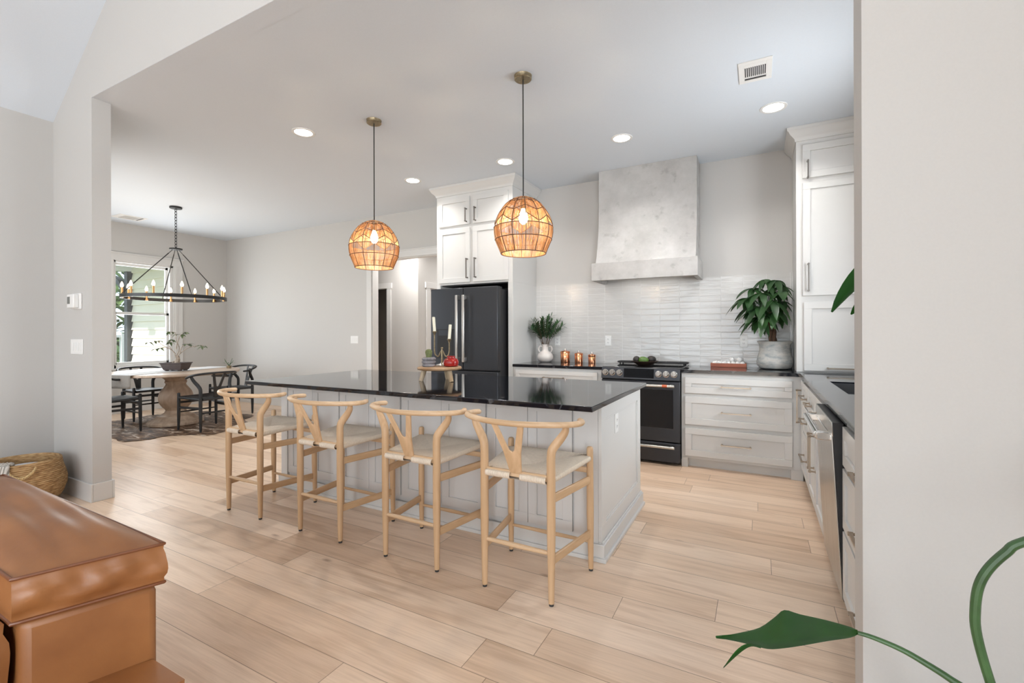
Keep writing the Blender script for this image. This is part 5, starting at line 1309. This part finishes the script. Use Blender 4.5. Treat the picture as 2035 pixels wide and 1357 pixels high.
b = MB(); e1, e2 = cushion(b, arm, .612, .712, .045, .012, 30, .0045, 3); a_ = obj('arm_cushion', b, M['leather'], t, smooth=60)
b = MB(); b.tube(e1, .0042, 8, closed=True); b.tube(e2, .0045, 8, closed=True); obj('piping', b, M['leather_seam'], a_)
b = MB(); b.prism([(x + (.012 if x < -2 else 0), y) for x, y in [(-2.59, .405), (-1.468, .395), (-1.385, .632), (-2.59, .65)]], lambda x, y, z: (x, y, z), .06, .612); obj('arm_panel', b, M['leather'], t, .02, seg=3)
b = MB(); cushion(b, [(-2.45, -1.5), (-1.22, -1.5), (-1.235, .618), (-1.384, .618)], .28, .42, .0, .012, 10, .001, 5)
b.prism([(-2.45, -1.5), (-1.45, -1.5), (-1.45, .39), (-2.45, .39)], lambda x, y, z: (x, y, z), .28, .44); obj('seat_cushion', b, M['leather'], t, smooth=60)
b = MB(); b.box(-2.60, -1.26, -1.52, .60, .06, .28); obj('base', b, M['leather'], t, .02)
b = MB(); cushion(b, [(-2.62, -1.5), (-2.35, -1.5), (-2.35, .38), (-2.62, .38)], .42, .80, .03, .02, 12, .003, 9); obj('back_cushion', b, M['leather'], t, smooth=60)
b = MB(); cushion(b, [(-2.35, -.7), (-1.50, -.7), (-1.485, .376), (-2.35, .378)], .44, .615, .04, .010, 14, .003, 12); obj('loose_cushion', b, M['leather'], t, smooth=60)
for x, y in ((-2.52, .54), (-1.36, .5), (-2.52, -1.42), (-1.36, -1.42)):
    b = MB(); b.lathe([(0, 0), (.02, 0), (.028, .06), (0, .06)], (x, y, 0), 14); obj('leg', b, M['ebony'], t)

# ------------------------------------------------------------------ basket
p = V((-4.765, 1.295, 0)); t = thing('basket', 'round woven seagrass basket in the corner behind the sofa', 'basket', p)
b = MB(); outer = [(.165, .004)]; NB = 26
def br(z): return .175 + .075 * math.sin(PI * min(1, (z + .05) / .38)) if z < .30 else .175 + .075 * math.sin(PI * (z + .05) / .38) + .0
base_prof = [(0, .165), (.03, .195), (.08, .225), (.14, .244), (.19, .246), (.24, .236), (.29, .222), (.34, .215)]
def bro(z):
    for (za, ra), (zb_, rb) in zip(base_prof, base_prof[1:]):
        if za <= z <= zb_: return ra + (rb - ra) * (z - za) / (zb_ - za)
    return base_prof[-1][1]
prof = [(0, .0)]
for k in range(NB * 4 + 1):
    z = .34 * k / (NB * 4); prof.append((bro(z) + .0035 * abs(math.sin(PI * k / 4)), z))
prof += [(bro(.34) - .012, .345), (bro(.34) - .018, .338)] + [(bro(.34 - .3 * q / 12) - .018, .34 - .3 * q / 12) for q in range(1, 13)] + [(0, .04)]
b.lathe(prof, p, 48); obj('body', b, M['basket'], t, smooth=60)
for a0 in (-.25, 2.9):
    b = MB(); pts = []
    for q in range(13):
        s = q / 12; a = a0 + (s - .5) * .62; r = bro(.33) + .012 + .018 * math.sin(PI * s); pts.append(p + V((r * math.cos(a), r * math.sin(a), .315 - .06 * math.sin(PI * s) ** .8)))
    for tw in (0, PI):
        pp = [q + V((0, 0, .006 * math.sin(tw + k * 1.3))) + (q - p).normalized() * .005 * math.cos(tw + k * 1.3) for k, q in enumerate(smoothpath(pts, 3))]
        b.tube(pp, .0065, 6)
    obj('handle', b, M['rope'], t)
b = MB(); rows = []; random.seed(2)
for k in range(22):
    s = k / 21; row = []
    for j in range(15):
        q = (j / 14 - .5); a = -1.05 + q * 1.1
        if s < .5:
            r = .10 + (bro(.33) + .010 - .10) * s / .5; z = .315 + .04 * math.sin(PI * s / .5) * .6 + .012 * math.sin(j * 1.3 + k * .8) + (.035 * (s / .5) ** 2)
        else:
            u = (s - .5) / .5; z = .355 - .17 * u; r = max(bro(min(z, .34)) + .012, 0) + .006 * math.sin(j * 1.1) 
        row.append((p.x + r * math.cos(a), p.y + r * math.sin(a), z))
    rows.append(row)
b.grid(rows); o = obj('throw_blanket', b, M['throw'], smooth=60); so = o.modifiers.new('thick', 'SOLIDIFY'); so.thickness = .008; so.offset = 1
tag(o, 'pale grey knit throw hanging out of the seagrass basket', 'blanket')
b = MB(); b.ell(p + V((-.02, .02, .24)), .175, .175, .065, 20, 10); tag(obj('folded_blanket', b, M['linen']), 'folded pale blanket filling the seagrass basket under the throw', 'blanket')
